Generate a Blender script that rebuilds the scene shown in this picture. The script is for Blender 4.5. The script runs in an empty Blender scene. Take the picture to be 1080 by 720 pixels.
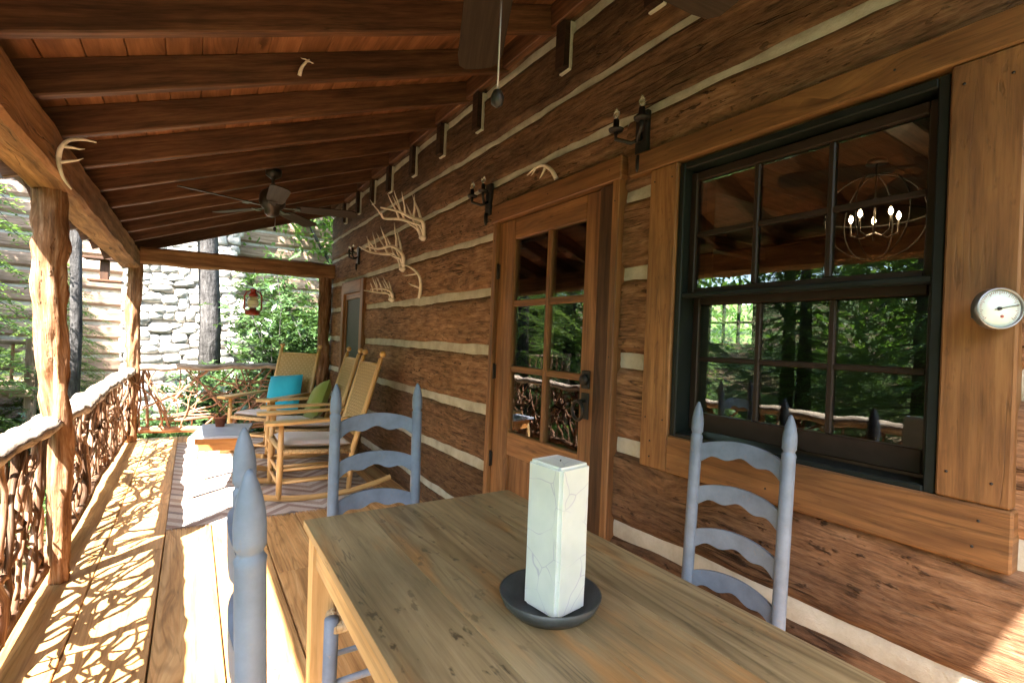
import bpy, bmesh, math, random
import numpy as np
from mathutils import Vector, Matrix, noise

random.seed(11); np.random.seed(11)
sc = bpy.context.scene
COL = sc.collection
R = math.radians
W = 1.65            # plane of the cabin wall (x)
GZ = -0.75          # ground level; the porch floor is z = 0

# ------------------------------------------------------------------ objects
def tag(o, label=None, cat=None, group=None, kind=None):
    if label: o['label'] = label
    if cat: o['category'] = cat
    if group: o['group'] = group
    if kind: o['kind'] = kind
    return o

def thing(name, label, cat, loc=(0, 0, 0), rz=0.0, group=None):
    o = bpy.data.objects.new(name, None); COL.objects.link(o)
    o.empty_display_size = 0.1
    o.location = loc; o.rotation_euler = (0, 0, rz)
    return tag(o, label, cat, group)

def base_of(p):
    v = Vector((0, 0, 0))
    while p is not None:
        v += Vector(p.location); p = p.parent
    return v

def kids(o):
    return [c for c in bpy.data.objects if c.parent == o]

def dup(root, loc=None, rz=None, label=None, scale=None, parent=None):
    c = root.copy(); COL.objects.link(c); c.parent = parent
    for ch in kids(root):
        dup(ch, parent=c)
    if loc is not None: c.location = loc
    if rz is not None: c.rotation_euler = (c.rotation_euler[0], c.rotation_euler[1], rz)
    if scale is not None: c.scale = (scale, scale, scale)
    if label: c['label'] = label
    return c

def nz(x, y=0.0, z=0.0): return noise.noise(Vector((x, y, z)))

class MB:
    """collects shapes and links them as one mesh object"""
    def __init__(s): s.v = []; s.f = []; s.uv = []; s.sm = []; s.tone = []
    def add(s, vs, fs, uvs, smooth=False, tone=None):
        o = len(s.v); s.v += [tuple(v) for v in vs]
        t = random.uniform(-.5, .5) if tone is None else tone
        for f, u in zip(fs, uvs):
            s.f.append([i + o for i in f]); s.uv.append(u); s.sm.append(smooth); s.tone.append(t)
    def box(s, lo, hi, M=None, bev=0.004, axis=None, tone=None, seg=1):
        lo = Vector(lo); hi = Vector(hi); d = hi - lo; c = (lo + hi) / 2
        bm = bmesh.new(); bmesh.ops.create_cube(bm, size=1.0)
        for v in bm.verts: v.co = Vector((v.co.x * d.x, v.co.y * d.y, v.co.z * d.z))
        if bev:
            bmesh.ops.bevel(bm, geom=bm.edges[:], offset=min(bev, min(d) * .3), segments=seg, affect='EDGES', profile=.5)
        if axis is None: axis = max(range(3), key=lambda i: d[i])
        oth = [i for i in range(3) if i != axis]
        ru, rv = random.uniform(0, 50), random.uniform(0, 50)
        vs = [v.co + c for v in bm.verts]; fs = []; uvs = []
        for f in bm.faces:
            fs.append([v.index for v in f.verts])
            n = f.normal; k = oth[0] if abs(n[oth[1]]) > abs(n[oth[0]]) else oth[1]
            if abs(n[axis]) > .8:
                uvs.append([(vs[v.index][oth[0]] * .3 + ru, vs[v.index][oth[1]] + rv) for v in f.verts])
            else:
                uvs.append([(vs[v.index][axis] + ru, vs[v.index][k] + rv + (.37 if k == oth[0] else 0)) for v in f.verts])
        bm.free()
        if M is not None: vs = [M @ v for v in vs]
        s.add(vs, fs, uvs, False, tone)
    def bar(s, p0, p1, w, h, up=(0, 0, 1), bev=.004, tone=None):
        p0 = Vector(p0); p1 = Vector(p1); x = (p1 - p0); L = x.length; x.normalize()
        y = Vector(up).cross(x).normalized(); z = x.cross(y)
        M = Matrix((x, y, z)).transposed().to_4x4(); M.translation = p0
        s.box((0, -w / 2, -h / 2), (L, w / 2, h / 2), M, bev, 0, tone)
    def tube(s, pts, rad, n=8, caps=True, tone=None, smooth=True, flat=1.0):
        P = [Vector(p) for p in pts]
        if not hasattr(rad, '__len__'): rad = [rad] * len(P)
        T = []
        for i in range(len(P)):
            t = P[min(i + 1, len(P) - 1)] - P[max(i - 1, 0)]
            T.append(t.normalized() if t.length > 1e-9 else Vector((0, 0, 1)))
        a = Vector((0, 0, 1)) if abs(T[0].z) < .9 else Vector((1, 0, 0))
        N = (a - T[0] * a.dot(T[0])).normalized()
        vs = []; fs = []; uvs = []; u = random.uniform(0, 50); rv = random.uniform(0, 50); us = []
        for i, p in enumerate(P):
            if i: u += (P[i] - P[i - 1]).length
            us.append(u)
            N = (N - T[i] * N.dot(T[i])).normalized(); B = T[i].cross(N)
            for k in range(n):
                th = 2 * math.pi * k / n
                vs.append(p + (N * math.cos(th) + B * math.sin(th) * flat) * rad[i])
        for i in range(len(P) - 1):
            for k in range(n):
                k2 = (k + 1) % n
                fs.append([i * n + k, i * n + k2, (i + 1) * n + k2, (i + 1) * n + k])
                c = 2 * math.pi * max(rad) / n
                uvs.append([(us[i], rv + c * k), (us[i], rv + c * (k + 1)), (us[i + 1], rv + c * (k + 1)), (us[i + 1], rv + c * k)])
        if caps:
            fs.append(list(range(n))[::-1]); uvs.append([(us[0] + vs[j].x * .3, rv + vs[j].y) for j in range(n)][::-1])
            b = (len(P) - 1) * n
            fs.append([b + k for k in range(n)]); uvs.append([(us[-1] + vs[b + j].x * .3, rv + vs[b + j].y) for j in range(n)])
        s.add(vs, fs, uvs, smooth, tone)
    def lathe(s, prof, n=16, M=None, tone=None, smooth=True):
        vs = []; fs = []; uvs = []
        for r, z in prof:
            for k in range(n):
                th = 2 * math.pi * k / n; vs.append(Vector((r * math.cos(th), r * math.sin(th), z)))
        for i in range(len(prof) - 1):
            for k in range(n):
                k2 = (k + 1) % n
                fs.append([i * n + k, i * n + k2, (i + 1) * n + k2, (i + 1) * n + k])
                uvs.append([(prof[i][1], k * .02), (prof[i][1], k * .02 + .02), (prof[i + 1][1], k * .02 + .02), (prof[i + 1][1], k * .02)])
        if prof[0][0] > 1e-4: fs.append(list(range(n))[::-1]); uvs.append([(0, 0)] * n)
        if prof[-1][0] > 1e-4:
            b = (len(prof) - 1) * n; fs.append([b + k for k in range(n)]); uvs.append([(0, 0)] * n)
        if M is not None: vs = [M @ v for v in vs]
        s.add(vs, fs, uvs, smooth, tone)
    def grid(s, fn, nu, nv, uvfn=None, smooth=True, tone=None, closed=False):
        vs = [Vector(fn(i / nu, j / nv)) for i in range(nu + 1) for j in range(nv + 1)]
        uvfn = uvfn or (lambda a, b: (a, b)); fs = []; uvs = []
        for i in range(nu):
            for j in range(nv):
                q = [(i, j), (i + 1, j), (i + 1, j + 1), (i, j + 1)]
                fs.append([a * (nv + 1) + b for a, b in q]); uvs.append([uvfn(a / nu, b / nv) for a, b in q])
        s.add(vs, fs, uvs, smooth, tone)
    def hewn(s, p0, p1, w, h, amp=.008, seg=.12, up=(0, 0, 1), tone=None, rnd=.018, freq=3.0):
        """a rough-sawn or hewn timber: rounded rectangle section, wandering faces"""
        p0 = Vector(p0); p1 = Vector(p1); x = p1 - p0; L = x.length; x.normalize()
        y = Vector(up).cross(x).normalized(); z = x.cross(y)
        n = max(2, int(L / seg)); a, b = w / 2, h / 2; r = min(rnd, a * .6, b * .6)
        sec = [(-a + r, -b), (0, -b), (a - r, -b), (a, -b + r), (a, 0), (a, b - r), (a - r, b), (0, b), (-a + r, b), (-a, b - r), (-a, 0), (-a, -b + r)]
        per = [0]
        for i in range(1, 13):
            q0, q1 = sec[i - 1], sec[i % 12]; per.append(per[-1] + math.hypot(q1[0] - q0[0], q1[1] - q0[1]))
        sd = random.uniform(0, 99); ru = random.uniform(0, 50); rv = random.uniform(0, 50)
        vs = []; fs = []; uvs = []; m = 12
        for i in range(n + 1):
            t = L * i / n
            for k, (cy, cz) in enumerate(sec):
                dy = amp * nz(t * freq, sd + cy * 9, cz * 9 + 3) + amp * .6 * nz(t * freq * 3, sd + 7 + cy * 5, cz * 5)
                dz = amp * nz(t * freq, sd + 20 + cy * 9, cz * 9) + amp * .6 * nz(t * freq * 3, sd + 31 + cy * 5, cz * 5)
                vs.append(p0 + x * t + y * (cy + dy) + z * (cz + dz))
        for i in range(n):
            for k in range(m):
                k2 = (k + 1) % m
                fs.append([i * m + k, i * m + k2, (i + 1) * m + k2, (i + 1) * m + k])
                u0, u1 = ru + L * i / n, ru + L * (i + 1) / n
                uvs.append([(u0, rv + per[k]), (u0, rv + per[k + 1]), (u1, rv + per[k + 1]), (u1, rv + per[k])])
        fs.append(list(range(m))[::-1]); uvs.append([(ru + q[0] * .3, rv + q[1]) for q in sec][::-1])
        fs.append([n * m + k for k in range(m)]); uvs.append([(ru + q[0] * .3, rv + q[1]) for q in sec])
        s.add(vs, fs, uvs, False, tone)
    def build(s, name, mat, parent=None, label=None, kind=None):
        me = bpy.data.meshes.new(name)
        b = base_of(parent)
        me.from_pydata([(v[0] - b.x, v[1] - b.y, v[2] - b.z) for v in s.v], [], s.f)
        uvl = me.uv_layers.new(name='UVMap'); flat = [c for u in s.uv for q in u for c in q]
        uvl.data.foreach_set('uv', flat)
        me.polygons.foreach_set('use_smooth', s.sm)
        at = me.attributes.new('tone', 'FLOAT', 'FACE'); at.data.foreach_set('value', s.tone)
        me.update()
        o = bpy.data.objects.new(name, me); COL.objects.link(o); me.materials.append(mat)
        if parent is not None: o.parent = parent
        if label: o['label'] = label
        if kind: o['kind'] = kind
        return o

def np_mesh(name, V, mat, parent=None, tone=None, kind=None):
    """V: (N,4,3) quads in world coordinates"""
    N = len(V); me = bpy.data.meshes.new(name)
    b = base_of(parent); V = V - np.array(b)
    me.vertices.add(N * 4); me.vertices.foreach_set('co', V.reshape(-1).astype(np.float32))
    me.loops.add(N * 4); me.loops.foreach_set('vertex_index', np.arange(N * 4, dtype=np.int32))
    me.polygons.add(N); me.polygons.foreach_set('loop_start', np.arange(0, N * 4, 4, dtype=np.int32))
    at = me.attributes.new('tone', 'FLOAT', 'FACE')
    at.data.foreach_set('value', (np.random.uniform(-.5, .5, N) if tone is None else tone).astype(np.float32))
    me.update(calc_edges=True); me.validate()
    o = bpy.data.objects.new(name, me); COL.objects.link(o); me.materials.append(mat)
    if parent is not None: o.parent = parent
    if kind: o['kind'] = kind
    return o

# ---------------------------------------------------------------- materials
class NT:
    def __init__(s, name):
        s.m = bpy.data.materials.new(name); s.m.use_nodes = True; s.t = s.m.node_tree; s.t.nodes.clear()
        s.out = s.n('ShaderNodeOutputMaterial')
    def n(s, typ, **kw):
        d = s.t.nodes.new(typ)
        for k, v in kw.items():
            if hasattr(d, k) and not k.startswith('in_'): setattr(d, k, v)
        return d
    def l(s, a, b): s.t.links.new(a, b)
    def mapping(s, src, sc_, loc=(0, 0, 0), rot=(0, 0, 0)):
        m = s.n('ShaderNodeMapping'); s.l(src, m.inputs['Vector'])
        m.inputs['Scale'].default_value = sc_; m.inputs['Location'].default_value = loc; m.inputs['Rotation'].default_value = rot
        return m.outputs[0]
    def noise(s, vec, scale, detail=5, rough=.55, dist=0.0):
        d = s.n('ShaderNodeTexNoise'); s.l(vec, d.inputs['Vector'])
        d.inputs['Scale'].default_value = scale; d.inputs['Detail'].default_value = detail
        d.inputs['Roughness'].default_value = rough; d.inputs['Distortion'].default_value = dist
        return d.outputs['Fac']
    def vor(s, vec, scale, feature='F1', rnd=1.0, out='Distance'):
        d = s.n('ShaderNodeTexVoronoi', feature=feature); s.l(vec, d.inputs['Vector'])
        d.inputs['Scale'].default_value = scale; d.inputs['Randomness'].default_value = rnd
        return d.outputs[out]
    def ramp(s, fac, stops, interp='LINEAR'):
        d = s.n('ShaderNodeValToRGB'); s.l(fac, d.inputs[0]); cr = d.color_ramp; cr.interpolation = interp
        while len(cr.elements) < len(stops): cr.elements.new(.5)
        for e, (p, c) in zip(cr.elements, stops):
            e.position = p; e.color = (c, c, c, 1) if not hasattr(c, '__len__') else (*c, 1)
        return d.outputs[0]
    def math(s, op, a, b=None, clamp=False):
        d = s.n('ShaderNodeMath', operation=op); d.use_clamp = clamp
        for i, x in enumerate((a, b)):
            if x is None: continue
            if isinstance(x, (int, float)): d.inputs[i].default_value = x
            else: s.l(x, d.inputs[i])
        return d.outputs[0]
    def mix(s, fac, a, b, blend='MIX'):
        d = s.n('ShaderNodeMix', data_type='RGBA', blend_type=blend)
        for i, x in ((0, fac), (6, a), (7, b)):
            if isinstance(x, (int, float)): d.inputs[i].default_value = x if i == 0 else (x, x, x, 1)
            elif isinstance(x, tuple): d.inputs[i].default_value = (*x, 1)
            else: s.l(x, d.inputs[i])
        return d.outputs[2]
    def attr(s, name='tone'): return s.n('ShaderNodeAttribute', attribute_name=name).outputs['Fac']
    def bump(s, h, strength=.4, dist=.01, normal=None):
        b = s.n('ShaderNodeBump'); b.inputs['Strength'].default_value = strength; b.inputs['Distance'].default_value = dist
        s.l(h, b.inputs['Height'])
        if normal is not None: s.l(normal, b.inputs['Normal'])
        return b.outputs[0]
    def bsdf(s, col=None, rough=.6, normal=None, metallic=0.0, spec=.5, **kw):
        b = s.n('ShaderNodeBsdfPrincipled')
        if isinstance(col, tuple): b.inputs['Base Color'].default_value = (*col, 1)
        elif col is not None: s.l(col, b.inputs['Base Color'])
        if isinstance(rough, (int, float)): b.inputs['Roughness'].default_value = rough
        else: s.l(rough, b.inputs['Roughness'])
        b.inputs['Metallic'].default_value = metallic
        b.inputs['Specular IOR Level'].default_value = spec
        if normal is not None: s.l(normal, b.inputs['Normal'])
        for k, v in kw.items(): b.inputs[k].default_value = v
        s.l(b.outputs[0], s.out.inputs[0]); return b

def wood(name, c0, c1, c2, gs=28.0, us=1.6, tone=.5, knots=.6, rough=.65, bump=.35, bd=.004, big=.45, spec=.3,
         crack=0.0, knotcol=None, ks=(1.1, 5.0), coarse=0.0, uvscale=1.0, specks=0.0, patch=None, spmap=(14, 42), lines=.3, cath=0.0):
    """grain follows the U of the UV map (metres along the grain)"""
    t = NT(name); uv = t.n('ShaderNodeTexCoord').outputs['UV']
    if uvscale != 1.0: uv = t.mapping(uv, (uvscale, uvscale, 1))
    # knots bend the grain
    kd = t.vor(t.mapping(uv, (ks[0], ks[1], 1)), 1.0)
    warp = t.ramp(kd, [(.0, 1.0), (.28, 0.0)])
    wv = t.n('ShaderNodeVectorMath', operation='MULTIPLY_ADD')
    lown = t.noise(t.mapping(uv, (.7, 3.0, 1)), 1.0, 2)
    comb = t.n('ShaderNodeCombineXYZ'); t.l(t.math('ADD', t.math('MULTIPLY', warp, .05), t.math('MULTIPLY', lown, .05)), comb.inputs[1])
    t.l(comb.outputs[0], wv.inputs[0]); wv.inputs[1].default_value = (1, 1, 1); t.l(uv, wv.inputs[2])
    g = t.noise(t.mapping(wv.outputs[0], (us, gs, 1)), 1.0, 6, .62)
    fine = t.noise(t.mapping(wv.outputs[0], (us * 5, gs * 6, 1)), 1.0, 3, .6)
    gg = t.math('ADD', t.math('MULTIPLY', g, .75), t.math('MULTIPLY', fine, .25))
    col = t.ramp(gg, [(.33, c0), (.5, c1), (.66, c2)])
    blot = t.noise(t.mapping(uv, (1.3, 4.0, 1), (3, 7, 0)), 1.0, 4)
    col = t.mix(1.0, col, t.ramp(blot, [(.3, 1 - big), (.7, 1 + big * .35)]), 'MULTIPLY')
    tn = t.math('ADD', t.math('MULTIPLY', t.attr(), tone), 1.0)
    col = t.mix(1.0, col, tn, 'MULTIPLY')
    h = gg
    if knots:
        kc = knotcol or tuple(x * .45 for x in c0)
        kk = t.n('ShaderNodeTexVoronoi', feature='F1'); t.l(t.mapping(uv, (ks[0] * 1.0, ks[1], 1)), kk.inputs['Vector'])
        sel = t.n('ShaderNodeSeparateColor'); t.l(kk.outputs['Color'], sel.inputs[0])
        on = t.math('GREATER_THAN', sel.outputs[0], 1 - knots)
        kdn = t.math('ADD', kd, t.math('MULTIPLY', t.noise(t.mapping(uv, (30, 60, 1)), 1.0, 2), .06))
        m = t.math('MULTIPLY', t.ramp(kdn, [(.085, 1.0), (.16, 0.0)]), on)
        col = t.mix(t.math('MULTIPLY', m, .85), col, kc)
    if crack:
        cn = t.noise(t.mapping(wv.outputs[0], (.9, 16, 1), (9, 2, 0)), 1.0, 3, .5)
        cm = t.ramp(t.math('ABSOLUTE', t.math('SUBTRACT', cn, .5)), [(.0, 1.0), (.011, 0.0)])
        cm = t.math('MULTIPLY', cm, t.ramp(t.noise(t.mapping(uv, (1.2, 2.5, 1), (4, 4, 0)), 1.0, 2), [(.48, 0.0), (.56, 1.0)]))
        col = t.mix(t.math('MULTIPLY', cm, crack), col, tuple(x * .25 for x in c0))
        h = t.math('SUBTRACT', h, t.math('MULTIPLY', cm, .8))
    if lines:
        ln = t.noise(t.mapping(wv.outputs[0], (us * 1.3, gs * 2.0, 1), (1, 9, 0)), 1.0, 5, .72)
        col = t.mix(lines, col, t.mix(1.0, col, t.ramp(ln, [(.38, .25), (.50, 1.08)]), 'MULTIPLY'))
    if cath:
        cn = t.noise(t.mapping(uv, (.38, 5.0, 1), (7, 2, 0)), 1.0, 2, .45)
        cs = t.math('SINE', t.math('MULTIPLY', t.math('ADD', cn, t.math('MULTIPLY', gg, .03)), 150.0))
        cg = t.ramp(t.noise(t.mapping(uv, (.9, 4.0, 1), (3, 3, 3)), 1.0, 2), [(.40, 0.0), (.58, 1.0)])
        col = t.mix(t.math('MULTIPLY', t.math('MULTIPLY', t.ramp(cs, [(.0, 0.0), (1.0, 1.0)]), cg), cath), col, t.mix(1.0, col, (.45, .40, .36), 'MULTIPLY'))
    if patch:
        pm = t.noise(t.mapping(wv.outputs[0], (1.6, 7, 1), (5, 1, 0)), 1.0, 5, .6)
        col = t.mix(t.math('MULTIPLY', t.ramp(pm, [(.54, 0.0), (.66, 1.0)]), patch[1]), col, t.mix(1.0, patch[0], t.ramp(gg, [(.35, .55), (.6, 1.15)]), 'MULTIPLY'))
    if specks:
        sp = t.noise(t.mapping(wv.outputs[0], (spmap[0], spmap[1], 1), (2, 8, 0)), 1.0, 3, .6); sg = t.noise(t.mapping(uv, (1.1, 3.2, 1), (6, 3, 0)), 1.0, 3)
        sm = t.math('MULTIPLY', t.ramp(sp, [(.60, 0.0), (.67, 1.0)]), t.ramp(sg, [(.42, 0.15), (.6, 1.0)]))
        col = t.mix(t.math('MULTIPLY', sm, specks), col, tuple(x * .3 for x in c0)); h = t.math('SUBTRACT', h, t.math('MULTIPLY', sm, .6))
    if coarse:
        ad = t.noise(t.mapping(uv, (9, 7, 1)), 1.0, 3, .6)
        h = t.math('ADD', h, t.math('MULTIPLY', ad, coarse))
    rg = t.math('ADD', t.math('MULTIPLY', gg, -.25), rough + .12)
    t.bsdf(col, rg, t.bump(h, bump, bd), spec=spec)
    return t.m

def paint(name, col, rough=.45, var=.15, bump=.05, spec=.5, scale=14, metallic=0.0, wear=None):
    t = NT(name); oc = t.n('ShaderNodeTexCoord').outputs['Object']
    n = t.noise(oc, scale, 5, .6)
    c = t.mix(1.0, col, t.ramp(n, [(.3, 1 - var), (.7, 1 + var * .5)]), 'MULTIPLY')
    if wear:
        w = t.noise(oc, scale * 3.1, 6, .7)
        c = t.mix(t.ramp(w, [(.60, 0.0), (.68, .75)]), c, wear)
    t.bsdf(c, t.math('ADD', t.math('MULTIPLY', n, .25), rough - .12), t.bump(t.noise(oc, scale * 5, 3), bump, .003), metallic=metallic, spec=spec)
    return t.m

def leafmat(name, c0, c1, trans=.35, rough=.5, spec=.4):
    t = NT(name); a = t.math('ADD', t.attr(), .5)
    oc = t.n('ShaderNodeTexCoord').outputs['Object']
    n = t.noise(oc, .9, 2)
    f = t.math('ADD', t.math('MULTIPLY', a, .65), t.math('MULTIPLY', n, .35))
    col = t.ramp(f, [(.15, c0), (.85, c1)])
    b = t.bsdf(col, rough, spec=spec)
    tr = t.n('ShaderNodeBsdfTranslucent'); t.l(t.mix(1.0, col, (1.25, 1.3, .55), 'MULTIPLY'), tr.inputs[0])
    mx = t.n('ShaderNodeMixShader'); mx.inputs[0].default_value = trans
    t.l(b.outputs[0], mx.inputs[1]); t.l(tr.outputs[0], mx.inputs[2]); t.l(mx.outputs[0], t.out.inputs[0])
    return t.m

def glassmat(name, tint=(.9, .95, .93), boost=2.4):
    t = NT(name)
    fr = t.n('ShaderNodeFresnel'); fr.inputs[0].default_value = 1.5
    oc = t.n('ShaderNodeTexCoord').outputs['Object']
    nb = t.bump(t.noise(oc, 5, 2), .015, .01)
    g = t.n('ShaderNodeBsdfGlossy'); g.inputs['Roughness'].default_value = .004; t.l(nb, g.inputs['Normal'])
    tr = t.n('ShaderNodeBsdfTransparent'); tr.inputs[0].default_value = (*tint, 1)
    mx = t.n('ShaderNodeMixShader'); t.l(t.math('MULTIPLY', fr.outputs[0], boost, True), mx.inputs[0])
    t.l(tr.outputs[0], mx.inputs[1]); t.l(g.outputs[0], mx.inputs[2]); t.l(mx.outputs[0], t.out.inputs[0])
    return t.m

def emit(name, col, strength):
    t = NT(name); e = t.n('ShaderNodeEmission'); e.inputs[0].default_value = (*col, 1); e.inputs[1].default_value = strength
    t.l(e.outputs[0], t.out.inputs[0]); return t.m

M = {}
M['log'] = wood('hewn_log', (.080, .041, .023), (.185, .097, .051), (.285, .168, .097), gs=44, us=6.5, lines=.55, tone=.6, knots=.4, rough=.75, bump=.8, bd=.010, big=.4, spec=.2, crack=.9, coarse=1.2, ks=(1.1, 4), knotcol=(.04,.022,.014), specks=.9, patch=((.26, .125, .05), .35))
M['trim'] = wood('pine_casing', (.155, .066, .023), (.235, .108, .037), (.295, .148, .055), gs=30, us=2.2, cath=.5, tone=.3, knots=.7, rough=.6, bump=.3, big=.5, specks=.45, patch=((.11, .05, .022), .5), spec=.35, crack=.5, ks=(1.3, 4))
M['door'] = wood('door_oak', (.085, .034, .013), (.225, .098, .036), (.34, .165, .066), gs=26, us=1.2, tone=.3, knots=.25, rough=.5, bump=.25, big=.4, spec=.4, crack=.5)
M['darktrim'] = wood('dark_jamb', (.03, .014, .008), (.07, .032, .016), (.115, .056, .027), gs=26, tone=.2, knots=.3, rough=.6, bump=.25, spec=.3, crack=.6)
M['jamb2'] = wood('joist_end_grain', (.018, .009, .006), (.035, .017, .010), (.06, .03, .017), gs=26, tone=.2, knots=0, rough=.7, bump=.3, spec=.2)
M['rafter'] = wood('rafter_wood', (.038, .0165, .0095), (.105, .044, .0215), (.18, .082, .040), gs=30, us=2.2, tone=.3, knots=.6, rough=.6, bump=.25, big=.45, spec=.25, ks=(1.0, 4.5), crack=.4)
M['deckroof'] = wood('roof_boards', (.12, .046, .020), (.22, .088, .038), (.32, .14, .064), gs=14, us=1.2, tone=.5, knots=.7, rough=.6, bump=.2, big=.35, spec=.3, ks=(1.4, 4.5))
M['beam'] = wood('hewn_beam', (.11, .05, .022), (.25, .12, .05), (.38, .20, .09), gs=22, us=1.4, tone=.2, knots=.5, rough=.75, bump=.7, bd=.01, big=.45, spec=.2, crack=.8, coarse=.8)
M['floor'] = wood('floor_pine', (.33, .155, .052), (.54, .29, .11), (.64, .40, .185), gs=22, us=1.0, tone=.35, knots=.6, rough=.5, bump=.15, big=.3, spec=.35, crack=.4, ks=(.9, 4.5), cath=.5, specks=.5)
M['table'] = wood('table_wood', (.225, .162, .080), (.285, .208, .105), (.345, .258, .138), gs=34, us=2.2, cath=.6, lines=.16, spmap=(15, 30), tone=.12, knots=.75, rough=.42, bump=.22, big=.5, spec=.45, crack=.75, ks=(1.5, 8), knotcol=(.035, .018, .012), specks=.9, patch=((.36, .175, .055), .65))
M['tableside'] = wood('table_apron', (.42, .27, .11), (.55, .37, .17), (.62, .44, .22), gs=20, tone=.15, knots=.3, rough=.5, bump=.15, spec=.35)
M['rocker'] = wood('rocker_maple', (.45, .25, .085), (.60, .36, .14), (.68, .44, .20), gs=22, us=1.5, tone=.15, knots=.15, rough=.4, bump=.08, big=.2, spec=.45)
M['bark'] = wood('post_bark', (.085, .036, .018), (.27, .135, .066), (.47, .31, .20), gs=30, us=3.4, tone=.2, knots=.3, rough=.85, bump=.9, bd=.009, big=.5, spec=.12, crack=.9, coarse=.9, specks=.6)
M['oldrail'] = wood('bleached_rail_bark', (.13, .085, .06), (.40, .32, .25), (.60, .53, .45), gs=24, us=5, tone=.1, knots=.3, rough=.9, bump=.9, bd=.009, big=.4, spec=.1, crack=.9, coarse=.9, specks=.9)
M['twig'] = wood('laurel_branch', (.065, .032, .019), (.215, .115, .066), (.50, .37, .27), gs=40, us=4, tone=1.1, knots=.3, rough=.9, bump=.7, big=.6, spec=.08, specks=.6)
M['palewood'] = wood('peeled_twig', (.13, .06, .032), (.30, .155, .085), (.46, .29, .19), gs=40, us=4, tone=.8, knots=.2, rough=.7, bump=.4, big=.4, spec=.25)
M['blade'] = wood('fan_blade_wood', (.020, .013, .010), (.036, .024, .017), (.055, .037, .027), gs=40, tone=.1, knots=0, rough=.65, bump=.1, spec=.2)
M['oldlog'] = wood('weathered_log', (.16, .10, .07), (.30, .21, .15), (.42, .31, .24), gs=24, tone=.5, knots=.3, rough=.85, bump=.7, bd=.01, spec=.15, crack=.8)
M['trunk'] = wood('tree_bark', (.026, .024, .023), (.066, .061, .058), (.125, .118, .112), gs=20, us=5, tone=.2, knots=.2, rough=.9, bump=1.0, bd=.03, spec=.1, coarse=.8)
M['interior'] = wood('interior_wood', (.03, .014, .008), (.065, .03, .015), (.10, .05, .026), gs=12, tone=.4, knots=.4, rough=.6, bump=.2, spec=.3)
M['greywood'] = wood('grey_boards', (.07, .05, .04), (.13, .10, .085), (.19, .155, .13), gs=16, tone=.4, knots=.3, rough=.85, bump=.4, spec=.15)
M['blue'] = paint('blue_grey_paint', (.150, .190, .256), 0.5, .24, .15, .4, 16, wear=(.20, .19, .20))
M['iron'] = paint('black_iron', (.018, .016, .016), .5, .3, .12, .5, 40, metallic=.3)
M['bronze'] = paint('dark_bronze', (.05, .04, .036), .4, .25, .05, .5, 30, metallic=.6)
M['frame'] = paint('dark_green_frame', (.010, .013, .012), .45, .2, .04, .22, 20)
M['sash'] = paint('brown_sash', (.022, .013, .009), .5, .25, .06, .25, 25)
M['antler'] = paint('antler_bone', (.72, .62, .52), .5, .3, .12, .4, 18)
M['lanternred'] = paint('lantern_red', (.30, .035, .022), .4, .3, .06, .5, 30)
M['rim'] = paint('zinc_rim', (.30, .30, .31), .35, .2, .03, .5, 30, metallic=.8)
M['dial'] = paint('dial_white', (.62, .70, .66), .3, .05, 0, .5, 6)
M['dialmark'] = paint('dial_mark', (.30, .09, .07), .5, .1, 0, .3, 6)
M['plate'] = paint('slate_dish', (.045, .049, .047), .42, .35, .12, .45, 35)
M['terracotta'] = paint('terracotta', (.27, .085, .04), .75, .2, .1, .2, 30)
M['topgrey'] = paint('grey_table_top', (.27, .30, .36), .5, .2, .05, .4, 9)
M['apronorange'] = wood('apron_orange', (.40, .15, .035), (.52, .22, .06), (.60, .28, .09), gs=20, tone=.1, knots=.2, rough=.5, bump=.1)

def chink_mat():
    t = NT('mortar_chinking'); oc = t.n('ShaderNodeTexCoord').outputs['Object']
    n = t.noise(oc, 6, 6, .65); n2 = t.noise(oc, 60, 4, .7)
    c = t.ramp(n, [(.25, (.27, .245, .20)), (.5, (.42, .395, .33)), (.75, (.54, .52, .45))])
    t.bsdf(c, .9, t.bump(t.math('ADD', n2, t.math('MULTIPLY', n, 2.0)), .5, .008), spec=.15); return t.m
M['chink'] = chink_mat()

def candle_mat():
    t = NT('crackled_wax'); oc = t.n('ShaderNodeTexCoord').outputs['Object']
    wv = t.n('ShaderNodeVectorMath', operation='ADD'); nn = t.n('ShaderNodeTexNoise'); nn.inputs['Scale'].default_value = 9; t.l(oc, nn.inputs['Vector'])
    sc_ = t.n('ShaderNodeVectorMath', operation='SCALE'); t.l(nn.outputs['Color'], sc_.inputs[0]); sc_.inputs[3].default_value = .07
    t.l(oc, wv.inputs[0]); t.l(sc_.outputs[0], wv.inputs[1])
    d = t.vor(wv.outputs[0], 11.5, 'DISTANCE_TO_EDGE'); d2 = t.vor(t.mapping(wv.outputs[0], (1, 1, 1), (3, 5, 1)), 30, 'DISTANCE_TO_EDGE')
    line = t.ramp(d, [(.004, 1.0), (.015, 0.0)]); gate = t.ramp(t.noise(oc, 7, 2), [(.36, 0.0), (.48, 1.0)])
    base = t.ramp(t.noise(oc, 10, 4), [(.3, (.56, .60, .545)), (.7, (.68, .705, .64))])
    c = t.mix(t.math('MULTIPLY', t.math('MULTIPLY', line, gate), .5), base, (.30, .27, .40))
    b = t.bsdf(c, .35, t.bump(line, -.15, .002), spec=.45)
    b.inputs['Subsurface Weight'].default_value = .6; b.inputs['Subsurface Radius'].default_value = (.02, .02, .015); b.inputs['Subsurface Scale'].default_value = .5
    return t.m
M['wax'] = candle_mat()

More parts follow.
